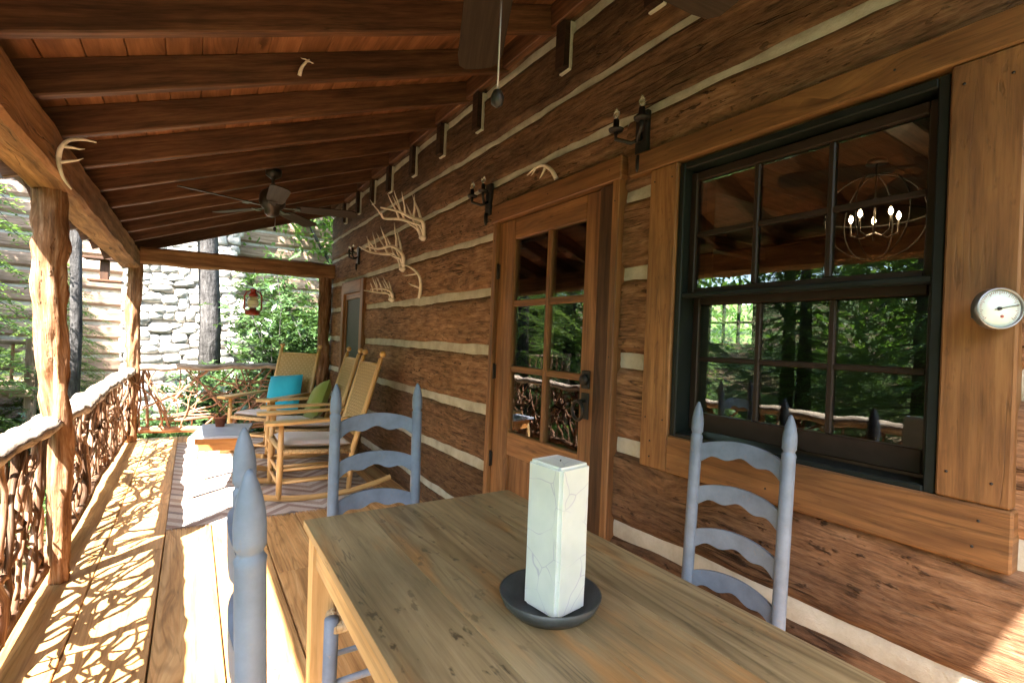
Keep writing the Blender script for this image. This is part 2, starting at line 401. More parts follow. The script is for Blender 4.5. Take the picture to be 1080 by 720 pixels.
def weave_mat(name, c0, c1, sc_=55.0):
    t = NT(name); uv = t.n('ShaderNodeTexCoord').outputs['UV']
    ck = t.n('ShaderNodeTexChecker'); t.l(uv, ck.inputs[0]); ck.inputs['Scale'].default_value = sc_
    n = t.noise(t.mapping(uv, (40, 40, 1)), 1.0, 3)
    sep = t.n('ShaderNodeSeparateXYZ'); t.l(t.mapping(uv, (sc_, sc_, 1)), sep.inputs[0])
    su = t.math('ABSOLUTE', t.math('SINE', t.math('MULTIPLY', sep.outputs[0], math.pi)))
    sv = t.math('ABSOLUTE', t.math('SINE', t.math('MULTIPLY', sep.outputs[1], math.pi)))
    mxn = t.n('ShaderNodeMix', data_type='FLOAT'); t.l(ck.outputs['Fac'], mxn.inputs[0]); t.l(su, mxn.inputs[2]); t.l(sv, mxn.inputs[3])
    h = mxn.outputs[0]
    col = t.mix(1.0, t.mix(t.math('ADD', t.math('MULTIPLY', n, .6), t.math('MULTIPLY', ck.outputs['Fac'], .3)), c0, c1), t.ramp(h, [(.0, .55), (.45, 1.0)]), 'MULTIPLY')
    t.bsdf(col, .7, t.bump(h, .6, .006), spec=.25); return t.m
M['weave'] = weave_mat('woven_splint', (.36, .22, .09), (.58, .40, .20), 36)
M['rush'] = weave_mat('rush_seat', (.30, .22, .12), (.48, .37, .22), 60)

def fabric(name, col, var=.15, sc_=140):
    t = NT(name); oc = t.n('ShaderNodeTexCoord').outputs['Object']
    n = t.noise(oc, 5, 4); f = t.noise(t.mapping(oc, (1, 1, 1)), sc_, 3, .7)
    c = t.mix(1.0, col, t.ramp(t.math('ADD', t.math('MULTIPLY', n, .5), t.math('MULTIPLY', f, .5)), [(.3, 1 - var), (.7, 1 + var * .5)]), 'MULTIPLY')
    b = t.bsdf(c, .9, t.bump(t.math('ADD', f, t.math('MULTIPLY', n, 3)), .4, .004), spec=.15); b.inputs['Sheen Weight'].default_value = .25
    return t.m
M['cushion'] = fabric('cushion_cotton', (.52, .46, .45)); M['bluefab'] = fabric('turquoise_cloth', (.025, .36, .50)); M['greenfab'] = fabric('olive_cloth', (.20, .235, .05))

def rug_mat():
    t = NT('rug_weave'); oc = t.n('ShaderNodeTexCoord').outputs['Object']
    sep = t.n('ShaderNodeSeparateXYZ'); t.l(oc, sep.inputs[0])
    x, y = sep.outputs[0], sep.outputs[1]
    tri = t.math('ABSOLUTE', t.math('SUBTRACT', t.math('FRACT', t.math('MULTIPLY', x, 2.2)), .5))
    s = t.math('FRACT', t.math('ADD', t.math('MULTIPLY', y, 2.1), t.math('MULTIPLY', tri, .9)))
    c = t.ramp(s, [(.0, (.33, .25, .21)), (.16, (.33, .25, .21)), (.17, (.46, .40, .35)), (.36, (.46, .40, .35)), (.37, (.23, .19, .18)), (.47, (.23, .19, .18)), (.48, (.42, .345, .30)), (.70, (.42, .345, .30)), (.71, (.27, .19, .16)), (.84, (.27, .19, .16)), (.85, (.46, .40, .35))], 'CONSTANT')
    f = t.noise(t.mapping(oc, (60, 240, 10)), 1.0, 2)
    c = t.mix(1.0, c, t.ramp(f, [(.3, .75), (.7, 1.15)]), 'MULTIPLY')
    t.bsdf(c, .95, t.bump(f, .5, .004), spec=.1); return t.m
M['rug'] = rug_mat()

def stone_mat():
    t = NT('fieldstone'); oc = t.n('ShaderNodeTexCoord').outputs['Object']
    n = t.noise(oc, 9, 6, .65); a = t.math('ADD', t.attr(), .5)
    c = t.ramp(a, [(.0, (.28, .255, .225)), (.35, (.42, .39, .35)), (.7, (.48, .44, .385)), (1.0, (.36, .35, .335))])
    c = t.mix(1.0, c, t.ramp(n, [(.25, .55), (.7, 1.2)]), 'MULTIPLY')
    t.bsdf(c, .85, t.bump(n, .7, .02), spec=.2); return t.m
M['stone'] = stone_mat()
M['mortar'] = paint('stone_mortar', (.22, .205, .185), .9, .3, .3, .1, 12)

def ground_mat():
    t = NT('forest_floor'); oc = t.n('ShaderNodeTexCoord').outputs['Object']
    n = t.noise(oc, .6, 6, .6); f = t.noise(oc, 14, 5, .7)
    g = t.ramp(f, [(.3, (.028, .05, .014)), (.5, (.06, .10, .03)), (.72, (.12, .17, .055))])
    d = t.ramp(f, [(.3, (.05, .03, .018)), (.55, (.12, .08, .048)), (.75, (.20, .145, .09))])
    t.bsdf(t.mix(t.ramp(n, [(.45, 0.0), (.58, 1.0)]), g, d), .95, t.bump(f, .8, .05), spec=.1); return t.m
M['ground'] = ground_mat()
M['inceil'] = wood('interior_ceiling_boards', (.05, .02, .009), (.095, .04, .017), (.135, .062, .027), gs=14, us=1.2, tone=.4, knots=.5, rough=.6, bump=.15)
M['glass'] = glassmat('window_glass')
M['screen'] = paint('dark_screen', (.022, .033, .028), .55, .1, .02, .3, 50)
M['hemlock'] = leafmat('hemlock_needles', (.060, .115, .040), (.17, .26, .095), .55, .55, .3)
M['rhodo'] = leafmat('rhododendron_leaf', (.022, .052, .016), (.075, .135, .042), .22, .30, .6)
M['broad'] = leafmat('broad_leaf', (.065, .13, .03), (.17, .28, .08), .55, .5, .35)
M['fern'] = leafmat('ground_leaf', (.06, .12, .03), (.16, .26, .08), .35, .5, .3)
def lamp_glass():
    t = NT('lantern_glass')
    b = t.bsdf((.80, .70, .46), .25, spec=.5); b.inputs['Transmission Weight'].default_value = .35; return t.m
M['globe'] = lamp_glass()
M['bulb'] = emit('candle_bulb_glow', (1.0, .66, .34), 13.0)
def clearbulb():
    t = NT('unlit_bulb')
    b = t.bsdf((.9, .85, .75), .12, spec=.5); b.inputs['Transmission Weight'].default_value = .9; return t.m
M['unlit'] = clearbulb()
M['soil'] = paint('potting_soil', (.04, .03, .02), .95, .3, .3, .1, 60)

# ---------------------------------------------------------------- ground
def gheight(x, y):
    d = math.hypot(x - 1, y - 4)
    e = max(0.0, d - 11)
    return GZ + .22 * nz(x * .18, y * .18) * min(1, max(0, (d - 4) / 4)) + (e * .16 if e < 60 else 9.6) * (1 + .25 * nz(x * .05, y * .05, 2))
g = MB()
rings = [0, 2, 4, 6, 8, 10, 12, 14, 17, 20, 24, 30, 40, 60, 90, 200, 600, 2000]; NA = 72
vs = [(1, 4, gheight(1, 4))]; fs = []; uvs = []
for r_ in rings[1:]:
    for k in range(NA):
        a = 2 * math.pi * k / NA; x, y = 1 + r_ * math.cos(a), 4 + r_ * math.sin(a); vs.append((x, y, gheight(x, y)))
for k in range(NA): fs.append([0, 1 + k, 1 + (k + 1) % NA])
for i in range(len(rings) - 2):
    for k in range(NA):
        a, b = 1 + i * NA, 1 + (i + 1) * NA; fs.append([a + k, b + k, b + (k + 1) % NA, a + (k + 1) % NA])
g.add(vs, fs, [[(0, 0)] * len(f) for f in fs], True, 0)
g.build('ground', M['ground'], kind='structure')

# ---------------------------------------------------------------- porch floor
fl = MB(); xs = [-.66, -.40, -.10, .16, .45, .70, .98, 1.24, 1.50, 1.80]
for i in range(len(xs) - 1):
    ys = [-1.0]; y = -1.0 + random.uniform(.8, 3.5)
    while y < 7.2: ys.append(y); y += random.uniform(2.6, 3.8)
    ys.append(7.45)
    for a, b in zip(ys[:-1], ys[1:]):
        fl.box((xs[i] + .003, a + .0015, -.04), (xs[i + 1] - .003, b - .0015, random.uniform(-.0012, .0012)), bev=.003, axis=1)
fl.box((-.60, -.95, -.2), (1.64, 7.40, -.045), bev=0, axis=1, tone=-.5)
for y in np.arange(-.9, 7.5, 1.2): fl.box((-.62, y, GZ - .2), (-.48, y + .14, -.2), bev=0, axis=2)
fl.build('porch_floor', M['floor'], kind='structure')

# ---------------------------------------------------------------- cabin
YN, YF = -2.6, 7.45
cab = thing('log_cabin', 'log cabin of hewn logs and pale chinking with a long covered porch', 'log cabin', (1.65, 3.0, 0))
WIN = (.477, 1.335, .99, 2.10); DOOR = (1.655, 2.795, -.05, 2.215); DOOR2 = (5.69, 6.665, -.05, 2.03)
OPEN = [WIN, DOOR, DOOR2]
chs = [.026, .016, .017, .023, .027, .031, .031, .032, .03]
cz = [3.05, 2.69, 2.40, 2.05, 1.69, 1.30, .89, .515, .16]; ch = .030
lz = [(3.05 + chs[0], 3.36)] + [(cz[i + 1] + chs[i + 1], cz[i] - chs[i]) for i in range(len(cz) - 1)] + [(-.30, cz[-1] - chs[-1])]
def zoff(k, y): return .022 * nz(y * .35, k * 7.7)
lw = MB(); ck = MB(); CHK = W + .026
cuts = sorted({YN, YF} | {o[0] for o in OPEN} | {o[1] for o in OPEN})
def clip(z0, z1, ya, yb):
    ym = (ya + yb) / 2; segs = [(z0, z1)]
    for o in OPEN:
        if o[0] - .01 < ym < o[1] + .01:
            new = []
            for a, b in segs:
                if b <= o[2] or a >= o[3]: new.append((a, b)); continue
                if a < o[2] - .015: new.append((a, o[2]))
                if b > o[3] + .015: new.append((o[3], b))
            segs = new
    return segs
for k, (z0, z1) in enumerate(lz):
    tn = [-.85, -.75, -.4, .15, .6, .7, .6, -.2, -.5, -.4][k] if k < 10 else 0; ru, rv = random.uniform(0, 90), random.uniform(0, 90)  # tone per log; shade under the roof is put into the upper ones
    for ya, yb in zip(cuts[:-1], cuts[1:]):
        for a, b in clip(z0, z1, ya, yb):
            nu = max(2, int((yb - ya) / .05)); hh = b - a; nv = 12
            def fn(u, v, a=a, b=b, ya=ya, yb=yb, k=k, z0=z0, z1=z1):
                y = ya + (yb - ya) * u; hgt = b - a
                top = zoff(k, y) if abs(b - z1) < 1e-6 else 0; bot = zoff(k + 1, y) if abs(a - z0) < 1e-6 else 0
                top += .009 * nz(y * 5, k * 3.1, 1.5) if abs(b - z1) < 1e-6 else 0
                bot += .009 * nz(y * 5, k * 3.1, 8.5) if abs(a - z0) < 1e-6 else 0
                zz = (a + bot) * (1 - v) + (b + top) * v
                e0 = (zz - a - bot) if abs(a - z0) < 1e-6 else 9; e1 = (b + top - zz) if abs(b - z1) < 1e-6 else 9
                e = max(0, min(e0, e1)); rr = .022
                rnd = rr - math.sqrt(max(0, rr * rr - (rr - min(e, rr)) ** 2))
                x = W + rnd + .012 * nz(y * 1.1, zz * 3, k * 5) + .006 * nz(y * 6, zz * 12, k * 5 + 2) + .003 * nz(y * 20, zz * 30, 3)
                return (x if e > 1e-5 else W + .07, y, zz)
            def fv(v): return v
            vv = [0, .0005] + [i / nv for i in range(1, nv)] + [.9995, 1]
            m_ = len(vv) - 1
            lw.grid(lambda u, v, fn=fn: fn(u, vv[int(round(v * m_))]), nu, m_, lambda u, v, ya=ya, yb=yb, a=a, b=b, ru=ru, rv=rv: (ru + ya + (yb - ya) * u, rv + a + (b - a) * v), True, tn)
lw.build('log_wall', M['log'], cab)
for k, c in enumerate(cz):
    for ya, yb in zip(cuts[:-1], cuts[1:]):
        for a, b in clip(c - chs[k] - .035, c + chs[k] + .035, ya, yb):
            ck.grid(lambda u, v, a=a, b=b, ya=ya, yb=yb, k=k: (CHK + .006 * nz((ya + (yb - ya) * u) * 4, v * 3, k) + .002 * nz((ya + (yb - ya) * u) * 30, v * 8, k) - .010 * math.sin(math.pi * v), ya + (yb - ya) * u, a + (b - a) * v + zoff(k + 1, ya + (yb - ya) * u)),
                    max(2, int((yb - ya) / .06)), 6, None, True, 0)
ck.build('chinking', M['chink'], cab)
# wall body behind the logs, cut round the openings
bd = MB()
for ya, yb in zip(cuts[:-1], cuts[1:]):
    for a, b in clip(-.6, 3.36, ya, yb): bd.box((W + .075, ya, a), (W + .22, yb, b), bev=0, axis=1)
bd.build('wall_core', M['interior'], cab)
# interior room seen through the panes
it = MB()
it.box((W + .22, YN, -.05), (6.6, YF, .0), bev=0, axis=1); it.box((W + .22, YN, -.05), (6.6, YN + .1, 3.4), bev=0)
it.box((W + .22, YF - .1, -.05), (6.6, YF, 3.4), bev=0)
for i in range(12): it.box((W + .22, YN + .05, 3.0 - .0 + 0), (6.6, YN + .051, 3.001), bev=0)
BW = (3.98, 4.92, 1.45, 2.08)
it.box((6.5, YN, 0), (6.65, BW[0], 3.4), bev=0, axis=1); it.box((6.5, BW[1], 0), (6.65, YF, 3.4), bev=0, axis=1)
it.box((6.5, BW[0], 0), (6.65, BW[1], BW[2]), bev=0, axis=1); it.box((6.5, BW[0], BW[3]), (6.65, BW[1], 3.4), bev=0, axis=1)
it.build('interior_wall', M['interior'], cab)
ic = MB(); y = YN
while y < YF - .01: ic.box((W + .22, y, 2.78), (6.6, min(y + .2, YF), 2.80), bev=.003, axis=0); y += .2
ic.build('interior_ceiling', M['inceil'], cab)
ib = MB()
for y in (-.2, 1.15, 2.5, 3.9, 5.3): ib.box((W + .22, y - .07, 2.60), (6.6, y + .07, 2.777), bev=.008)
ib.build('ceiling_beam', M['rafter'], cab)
bw = MB()
for y in np.linspace(BW[0], BW[1], 5): bw.box((6.53, y - .015, BW[2]), (6.57, y + .015, BW[3]), bev=0)
for z in np.linspace(BW[2], BW[3], 3): bw.box((6.535, BW[0], z - .015), (6.565, BW[1], z + .015), bev=0)
bw.build('rear_window', M['sash'], cab)
# main roof over the cabin, outside the picture
mr = MB()
mr.grid(lambda u, v: (W + .02 + (4.1 - W) * u, YN - .4 + (YF - YN + .8) * v, 3.37 + 1.35 * u), 1, 1)
mr.grid(lambda u, v: (4.1 + 2.9 * u, YN - .4 + (YF - YN + .8) * v, 4.72 - 1.5 * u), 1, 1)
mr.build('main_roof', M['greywood'], cab)
for y in (YN, YF):
    ge = MB(); ge.add([(W + .05, y, 3.3), (6.65, y, 3.3), (4.1, y, 4.7)], [[0, 1, 2]], [[(0, 0), (4, 0), (2, 2)]])
    ge.build('gable', M['oldlog'], cab)
# joist ends poking through the top log
je_y = [.35, .92, 1.50, 2.13, 3.085, 3.70, 4.30, 4.94, 5.50, 6.06, 6.7]
for y in je_y:
    j = MB(); j.hewn((W - .05, y, 2.95), (W + .1, y, 2.95), .075, .25, .004, .05, rnd=.006)
    jo = j.build('joist_end', M['jamb2'], cab)
    q = MB(); q.box((W - .018, y - .049, 2.82), (W + .06, y - .040, 3.07), bev=.003); q.box((W - .020, y - .049, 2.812), (W + .06, y + .04, 2.822), bev=.003)
    q.build('joist_mortar', M['chink'], jo)

# porch roof
def rz_(x): return 2.262 + .376 * (x + .573)
SL = math.atan(.376)
EX, RX = -.955, 1.64; RY0, RY1 = -.69, 7.52
rb = MB()
bwid = .145; nb_ = int((RX - EX) / (bwid * math.cos(SL)))
for i in range(nb_):
    x0 = EX + i * bwid * math.cos(SL); x1 = x0 + bwid * math.cos(SL)
    ys = [RY0]; y = RY0 + random.uniform(.7, 2.8)
    while y < RY1 - .3: ys.append(y); y += random.uniform(1.8, 3.6)
    ys.append(RY1)
    Mx = Matrix.Translation((x0, 0, rz_(x0) + .145)) @ Matrix.Rotation(-SL, 4, 'Y')
    for a, b in zip(ys[:-1], ys[1:]): rb.box((.0015, a + .001, 0), (bwid - .0015, b - .001, .022), Mx, .003, 1)
roof = rb.build('porch_roof', M['deckroof'], cab)
rs = MB()
Mx = Matrix.Translation((EX - .04, 0, rz_(EX - .04) + .145)) @ Matrix.Rotation(-SL, 4, 'Y')
rs.box((0, RY0 - .04, .026), (2.92, RY1 + .04, .075), Mx, .004, 1)
rs.build('roof_shingles', M['greywood'], roof)
ry = [2.23, 2.735, 3.245, 3.79, 4.37, 4.93, 5.505, 6.08, 6.68]
ry = [2.23 - .55 * i for i in range(5, 0, -1)] + ry
for y in ry:
    r_ = MB(); yy = y + .025
    r_.hewn((EX + .03, yy, rz_(EX + .03) + .071), (RX - .01, yy, rz_(RX - .01) + .071), .05, .142, .003, .2, rnd=.006)
    r_.build('rafter', M['rafter'], roof)
for y in (RY0 + .03, RY1 - .04):
    r_ = MB(); r_.hewn((EX + .03, y, rz_(EX + .03) + .065), (RX - .01, y, rz_(RX - .01) + .065), .04, .16, .003, .2, rnd=.006)
    r_.build('barge_board', M['rafter'], roof)
# ledger along the wall and blocking between the rafters
lg = MB(); lg.hewn((W - .02, RY0, 3.175), (W - .02, RY1 - .1, 3.175), .05, .16, .003, .3, rnd=.006); lg.build('ledger_board', M['rafter'], cab)
# beams
b1 = MB(); b1.hewn((-.635, RY0 + .1, 2.135), (-.635, 7.36, 2.135), .185, .215, .010, .09, rnd=.022); b1.build('eave_beam', M['beam'], cab)
b2 = MB(); b2.hewn((-.54, 7.28, 2.185), (1.68, 7.28, 2.235), .16, .195, .014, .07, rnd=.02); b2.build('tie_beam', M['beam'], cab)
# posts: barked trunks
def post(path, radii, mat=M['bark'], n=26):
    m = MB(); P = []; Rr = []
    for i in range(len(path) - 1):
        a, b = Vector(path[i]), Vector(path[i + 1])
        for k in range(26):
            t = k / 26; P.append(a.lerp(b, t)); Rr.append(radii[i] * (1 - t) + radii[i + 1] * t)
    P.append(Vector(path[-1])); Rr.append(radii[-1]); sd = random.uniform(0, 50)
    P = [p + Vector((.007 * nz(p.z * 3, sd), .007 * nz(p.z * 3, sd + 9), 0)) for p in P]
    m.tube(P, [r * (1 + .05 * nz(p.z * 6, sd + 4)) for r, p in zip(Rr, P)], n)
    nn_ = len(P)
    for i in range(nn_):
        for k in range(n):
            v = Vector(m.v[i * n + k]); d = v - P[i]; d.z = 0; q = abs(nz(v.x * 26 + sd, v.y * 26, v.z * 2.6)); e = nz(v.x * 60, v.y * 60, v.z * 9 + sd)
            m.v[i * n + k] = tuple(v + d * (.20 - .75 * q + .14 * e))
    m.build('porch_post', mat, cab)
post([(-.55, -.40, 0), (-.58, -.40, 1), (-.63, -.40, 2.04)], [.05, .058, .064])
post([(-.535, 3.44, 0), (-.56, 3.44, .7), (-.625, 3.44, 1.5), (-.64, 3.44, 2.04)], [.038, .053, .063, .068])
post([(-.565, 7.28, 0), (-.56, 7.28, .8), (-.60, 7.28, 1.5), (-.57, 7.28, 2.14)], [.055, .060, .064, .066])
post([(1.55, 7.30, 0), (1.56, 7.30, 1.0), (1.55, 7.30, 2.17)], [.075, .075, .075], M['bark'])

# window
win = MB()
def yz(m, y0, z0, y1, z1, x0, x1, bev=.004, axis=None): m.box((x0, y0, z0), (x1, y1, z1), bev=bev, axis=axis)
T0, T1 = W - .032, W + .03
yz(win, 1.335, .855, 1.475, 2.105, T0, T1, .005, 2); yz(win, .335, 1.005, .477, 2.105, T0, T1, .005, 2)
yz(win, .330, .855, 1.333, 1.003, T0 - .002, T1, .005, 1); yz(win, .30, 2.107, 1.60, 2.20, T0 - .004, T1, .005, 1)
cas = win.build('window_casing', M['trim'], cab)
wf = MB(); fw = .027
yz(wf, .479, .992, .479 + fw, 2.096, W - .02, W + .13); yz(wf, 1.333 - fw, .992, 1.333, 2.096, W - .02, W + .13)
yz(wf, .479 + fw, .992, 1.333 - fw, .992 + fw, W - .022, W + .13); yz(wf, .479 + fw, 2.096 - fw, 1.333 - fw, 2.096, W - .018, W + .13)
yz(wf, .479 + fw, 1.555, 1.333 - fw, 1.575, W - .012, W + .03)
wo = wf.build('window', M['frame'], cab)
def sash(z0, z1, x, name, botrail):
    s_ = MB(); y0, y1 = .479 + fw, 1.333 - fw; st = .030
    yz(s_, y0, z0, y0 + st, z1, x, x + .035); yz(s_, y1 - st, z0, y1, z1, x, x + .035)
    yz(s_, y0 + st, z0, y1 - st, z0 + botrail, x, x + .035); yz(s_, y0 + st, z1 - .035, y1 - st, z1, x, x + .035)
    for i in (1, 2):
        y = y0 + st + (y1 - y0 - 2 * st) * i / 3; yz(s_, y - .010, z0 + botrail, y + .010, z1 - .035, x + .004, x + .03)
    zm = (z0 + botrail + z1 - .035) / 2; yz(s_, y0 + st, zm - .010, y1 - st, zm + .010, x + .006, x + .028)
    so = s_.build(name, M['sash'], wo)
    gl = MB(); yz(gl, y0 + st - .004, z0 + botrail - .004, y1 - st + .004, z1 - .039, x + .014, x + .020, 0); return so, gl
s1, g1 = sash(1.56, 2.058, W + .02, 'upper_sash', .035); s2, g2 = sash(1.03, 1.565, W + .062, 'lower_sash', .07)
g1.build('upper_glass', M['glass'], wo); g2.build('lower_glass', M['glass'], wo)

# door
dr = MB()
yz(dr, 2.755, 0, 2.80, 2.19, T0 + .004, W + .05, .005, 2)
yz(dr, 1.655, 0, 1.70, 2.19, T0 - .004, W + .05, .005, 2)
yz(dr, 1.645, 2.115, 2.81, 2.225, T0 - .008, W + .05, .005, 1)
dc = dr.build('door_casing', M['door'], cab)
dj = MB(); yz(dj, 1.702, 0, 1.80, 2.112, W - .018, W + .05, .004, 2); dj.build('door_jamb', M['darktrim'], cab, label='dark brown jamb board beside the lock')
dl = MB(); DX0, DX1 = W + .0, W + .045; L0, L1 = 1.803, 2.752
PY0, PY1 = 1.915, 2.575; PZ0, PZ1 = .80, 1.985
yz(dl, PY1, .01, L1, 2.11, DX0, DX1, .004, 2); yz(dl, L0, .01, PY0, 2.11, DX0, DX1, .004, 2)
yz(dl, PY0, PZ1, PY1, 2.11, DX0 + .001, DX1, .004, 1); yz(dl, PY0, .66, PY1, PZ0, DX0 + .001, DX1, .004, 1); yz(dl, PY0, .01, PY1, .19, DX0 + .001, DX1, .004, 1)
yz(dl, PY0, .19, PY1, .66, DX0 + .018, DX1 - .01, 0, 2)
ym = 2.225; yz(dl, ym - .017, PZ0, ym + .017, PZ1, DX0 + .004, DX1, .004, 2)
for z in (1.588, 1.187): yz(dl, PY0, z - .018, ym - .0175, z + .018, DX0 + .006, DX1, .004, 1); yz(dl, ym + .0175, z - .018, PY1, z + .018, DX0 + .006, DX1, .004, 1)
door = dl.build('door', M['door'], cab)
gl = MB(); yz(gl, PY0 - .003, PZ0 - .003, PY1 + .003, PZ1 + .003, DX0 + .020, DX0 + .026, 0); gl.build('door_glass', M['glass'], door)
for z in (.60, 1.16, 1.80):
    hg = MB(); hg.tube([(DX0 - .008, 2.752, z - .05), (DX0 - .008, 2.752, z + .05)], .008, 8); yz(hg, 2.735, z - .045, 2.752, z + .045, DX0 - .004, DX0 + .002, 0); hg.build('hinge', M['iron'], door)
hd = MB(); yz(hd, 1.835, 1.135, 1.895, 1.225, DX0 - .010, DX0 + .001, .004); hd.lathe([(.0, -.02), (.026, -.018), (.03, 0)], 14, Matrix.Translation((DX0 - .008, 1.865, 1.18)) @ Matrix.Rotation(math.pi / 2, 4, 'Y')); hd.build('lock', M['iron'], door)
hd = MB(); yz(hd, 1.838, .985, 1.892, 1.115, DX0 - .008, DX0 + .001, .004)
hd.tube([(DX0 - .004, 1.865, 1.075), (DX0 - .055, 1.865, 1.075)], .010, 8)
hd.tube([(DX0 - .05 + .006 * math.sin(a), 1.865 + .046 * math.sin(a), 1.03 + .046 * math.cos(a)) for a in np.linspace(0, 2 * math.pi, 25)], .0085, 8, False); hd.build('ring_handle', M['iron'], door)

# square nail heads in the casings
for y, z, xx in [(1.36, 1.06, T0), (1.45, 1.06, T0), (1.36, 2.05, T0), (1.45, 2.05, T0), (.37, 1.06, T0), (.455, 1.07, T0), (.36, 2.04, T0), (.45, 2.05, T0), (1.42, .90, T0 - .002), (1.42, .965, T0 - .002), (.40, .90, T0 - .002), (.39, .965, T0 - .002), (.92, .90, T0 - .002), (1.1, 2.15, T0 - .004), (.6, 2.15, T0 - .004)]:
    nh = MB(); nh.lathe([(0, -.0022), (.0032, -.0016), (.0036, .001)], 8, Matrix.Translation((xx, y, z)) @ Matrix.Rotation(math.pi / 2, 4, 'Y')); nh.build('nail_head', M['iron'], cas)
for y, z, xx in [(2.775, .3, T0 + .004), (2.775, 1.45, T0 + .004), (2.775, 2.0, T0 + .004), (1.68, .4, T0 - .004), (1.68, 1.3, T0 - .004), (1.68, 2.02, T0 - .004), (1.72, 2.17, T0 - .008), (2.2, 2.17, T0 - .008), (2.72, 2.17, T0 - .008)]:
    nh = MB(); nh.lathe([(0, -.0022), (.0032, -.0016), (.0036, .001)], 8, Matrix.Translation((xx, y, z)) @ Matrix.Rotation(math.pi / 2, 4, 'Y')); nh.build('nail_head', M['iron'], dc)

# far screen door
d2 = MB()
yz(d2, 6.55, 0, 6.66, 2.02, T0, W + .05, .005, 2); yz(d2, 5.695, 0, 5.80, 2.02, T0, W + .05, .005, 2); yz(d2, 5.80, 1.87, 6.55, 2.02, T0 - .003, W + .05, .005, 1)
yz(d2, 5.80, .0, 6.55, .55, W - .005, W + .04, .004, 1); yz(d2, 5.80, .55, 5.86, 1.87, W - .005, W + .04, .004, 2); yz(d2, 6.49, .55, 6.55, 1.87, W - .005, W + .04, .004, 2); yz(d2, 5.86, 1.80, 6.49, 1.87, W - .006, W + .04, .004, 1)
fd = d2.build('far_door', M['door'], cab, label='narrow far door with a dark glass panel')
gl = MB(); yz(gl, 5.86, .55, 6.49, 1.80, W + .01, W + .02, 0); gl.build('screen_panel', M['screen'], fd)

# ---------------------------------------------------------------- twig railings
def crooked(p0, p1, r0, r1, amp, n=9, out=.03, side=Vector((0, 1, 0)), nrm=Vector((1, 0, 0))):
    p0, p1 = Vector(p0), Vector(p1); P = []; Rr = []; s1, s2 = random.uniform(0, 99), random.uniform(0, 99)
    d = (p1 - p0).normalized(); lat = d.cross(nrm).normalized(); bow = random.uniform(-1, 1) * amp * 1.2
    L = (p1 - p0).length
    for i in range(n):
        t = i / (n - 1); e = math.sin(math.pi * t)
        P.append(p0.lerp(p1, t) + lat * (bow * e + amp * 1.3 * nz(t * L * 4.5, s1) * min(1, e * 2)) + nrm * (out * nz(t * 3, s2) * 1.6))
        Rr.append((r0 + (r1 - r0) * t) * (1 + .16 * nz(t * 9, s2)))
    return P, Rr
def railing(name, label, A, B, nrm, density, mat, rmin, rmax, amp, ztop=.87, zbot=.10, toplabel=None, upr=.72):
    A, B = Vector(A), Vector(B); D = B - A; L = D.length; d = D / L; nrm = Vector(nrm)
    root = thing(name, label, 'railing', (A.x, A.y, 0), 0, 'twig railings round the porch')
    P, Rr = crooked((A.x, A.y, ztop - .03), (B.x, B.y, ztop - .03), .062, .055, .03, 60, .02, d, nrm)
    m = MB(); m.tube(P, [r * .66 for r in Rr], 14, flat=1.9)
    m.v = [tuple(Vector(v) + Vector((nz(v[0] * 14, v[1] * 14, v[2] * 14), nz(v[0] * 14 + 9, v[1] * 14, v[2] * 14), nz(v[0] * 14, v[1] * 14 + 9, v[2] * 14))) * .009) for v in m.v]
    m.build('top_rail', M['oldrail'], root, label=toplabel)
    P2, R2 = crooked((A.x, A.y, zbot), (B.x, B.y, zbot), .042, .036, .02, 20, .02, d, nrm)
    m = MB(); m.tube(P2, R2, 9); m.build('bottom_rail', mat, root)
    cnt = int(L * density)
    for i in range(cnt):
        u = (i + random.random()) / cnt * L; q = random.random(); off = nrm * random.uniform(-.03, .03)
        r = random.uniform(rmin, rmax) * (1.35 if random.random() < .18 else .9)
        if q < upr:
            lean = random.uniform(-.75, .75); u2 = min(L - .03, max(.03, u + lean))
            a = A + d * u + Vector((0, 0, zbot)) + off; b = A + d * u2 + Vector((0, 0, ztop - .04)) - off
            if random.random() < .35: a, b = b, a
        elif q < .93:
            u2 = u + random.choice((-1, 1)) * random.uniform(.4, .95); u2 = min(L - .02, max(.02, u2))
            a = A + d * u + Vector((0, 0, random.uniform(.15, .8))) + off; b = A + d * u2 + Vector((0, 0, random.uniform(.15, .8))) - off
        else:
            a = A + d * u + Vector((0, 0, random.choice((zbot, ztop - .05)))) + off; b = a + d * random.uniform(-.4, .4) + Vector((0, 0, .4 if a.z < .5 else -.4))
        if (b - a).length < .15: continue
        P, Rr = crooked(a, b, r, r * random.uniform(.55, .95), amp, 10, .028, d, nrm)
        m = MB(); tn = random.uniform(-.5, .5); m.tube(P, Rr, 7, tone=tn)
        if random.random() < .75:      # a fork
            k = random.randint(3, 6); e = P[k] + (P[k] - P[k - 1]).normalized() * random.uniform(.12, .30) + d * random.uniform(-.22, .22)
            e.z = min(ztop - .02, max(zbot, e.z)); Q, Rq = crooked(P[k], e, Rr[k] * .75, Rr[k] * .45, amp * .5, 6, .01, d, nrm); m.tube(Q, Rq, 6, tone=tn)
        m.build('branch', mat, root)
    return root
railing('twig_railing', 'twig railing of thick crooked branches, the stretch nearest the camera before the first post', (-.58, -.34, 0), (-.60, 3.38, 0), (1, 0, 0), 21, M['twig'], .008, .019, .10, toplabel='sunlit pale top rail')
railing('twig_railing', 'twig railing between the near bark post and the far corner post, top rail sunlit', (-.61, 3.50, 0), (-.60, 7.20, 0), (1, 0, 0), 22, M['twig'], .008, .017, .095, toplabel='sunlit pale top rail')
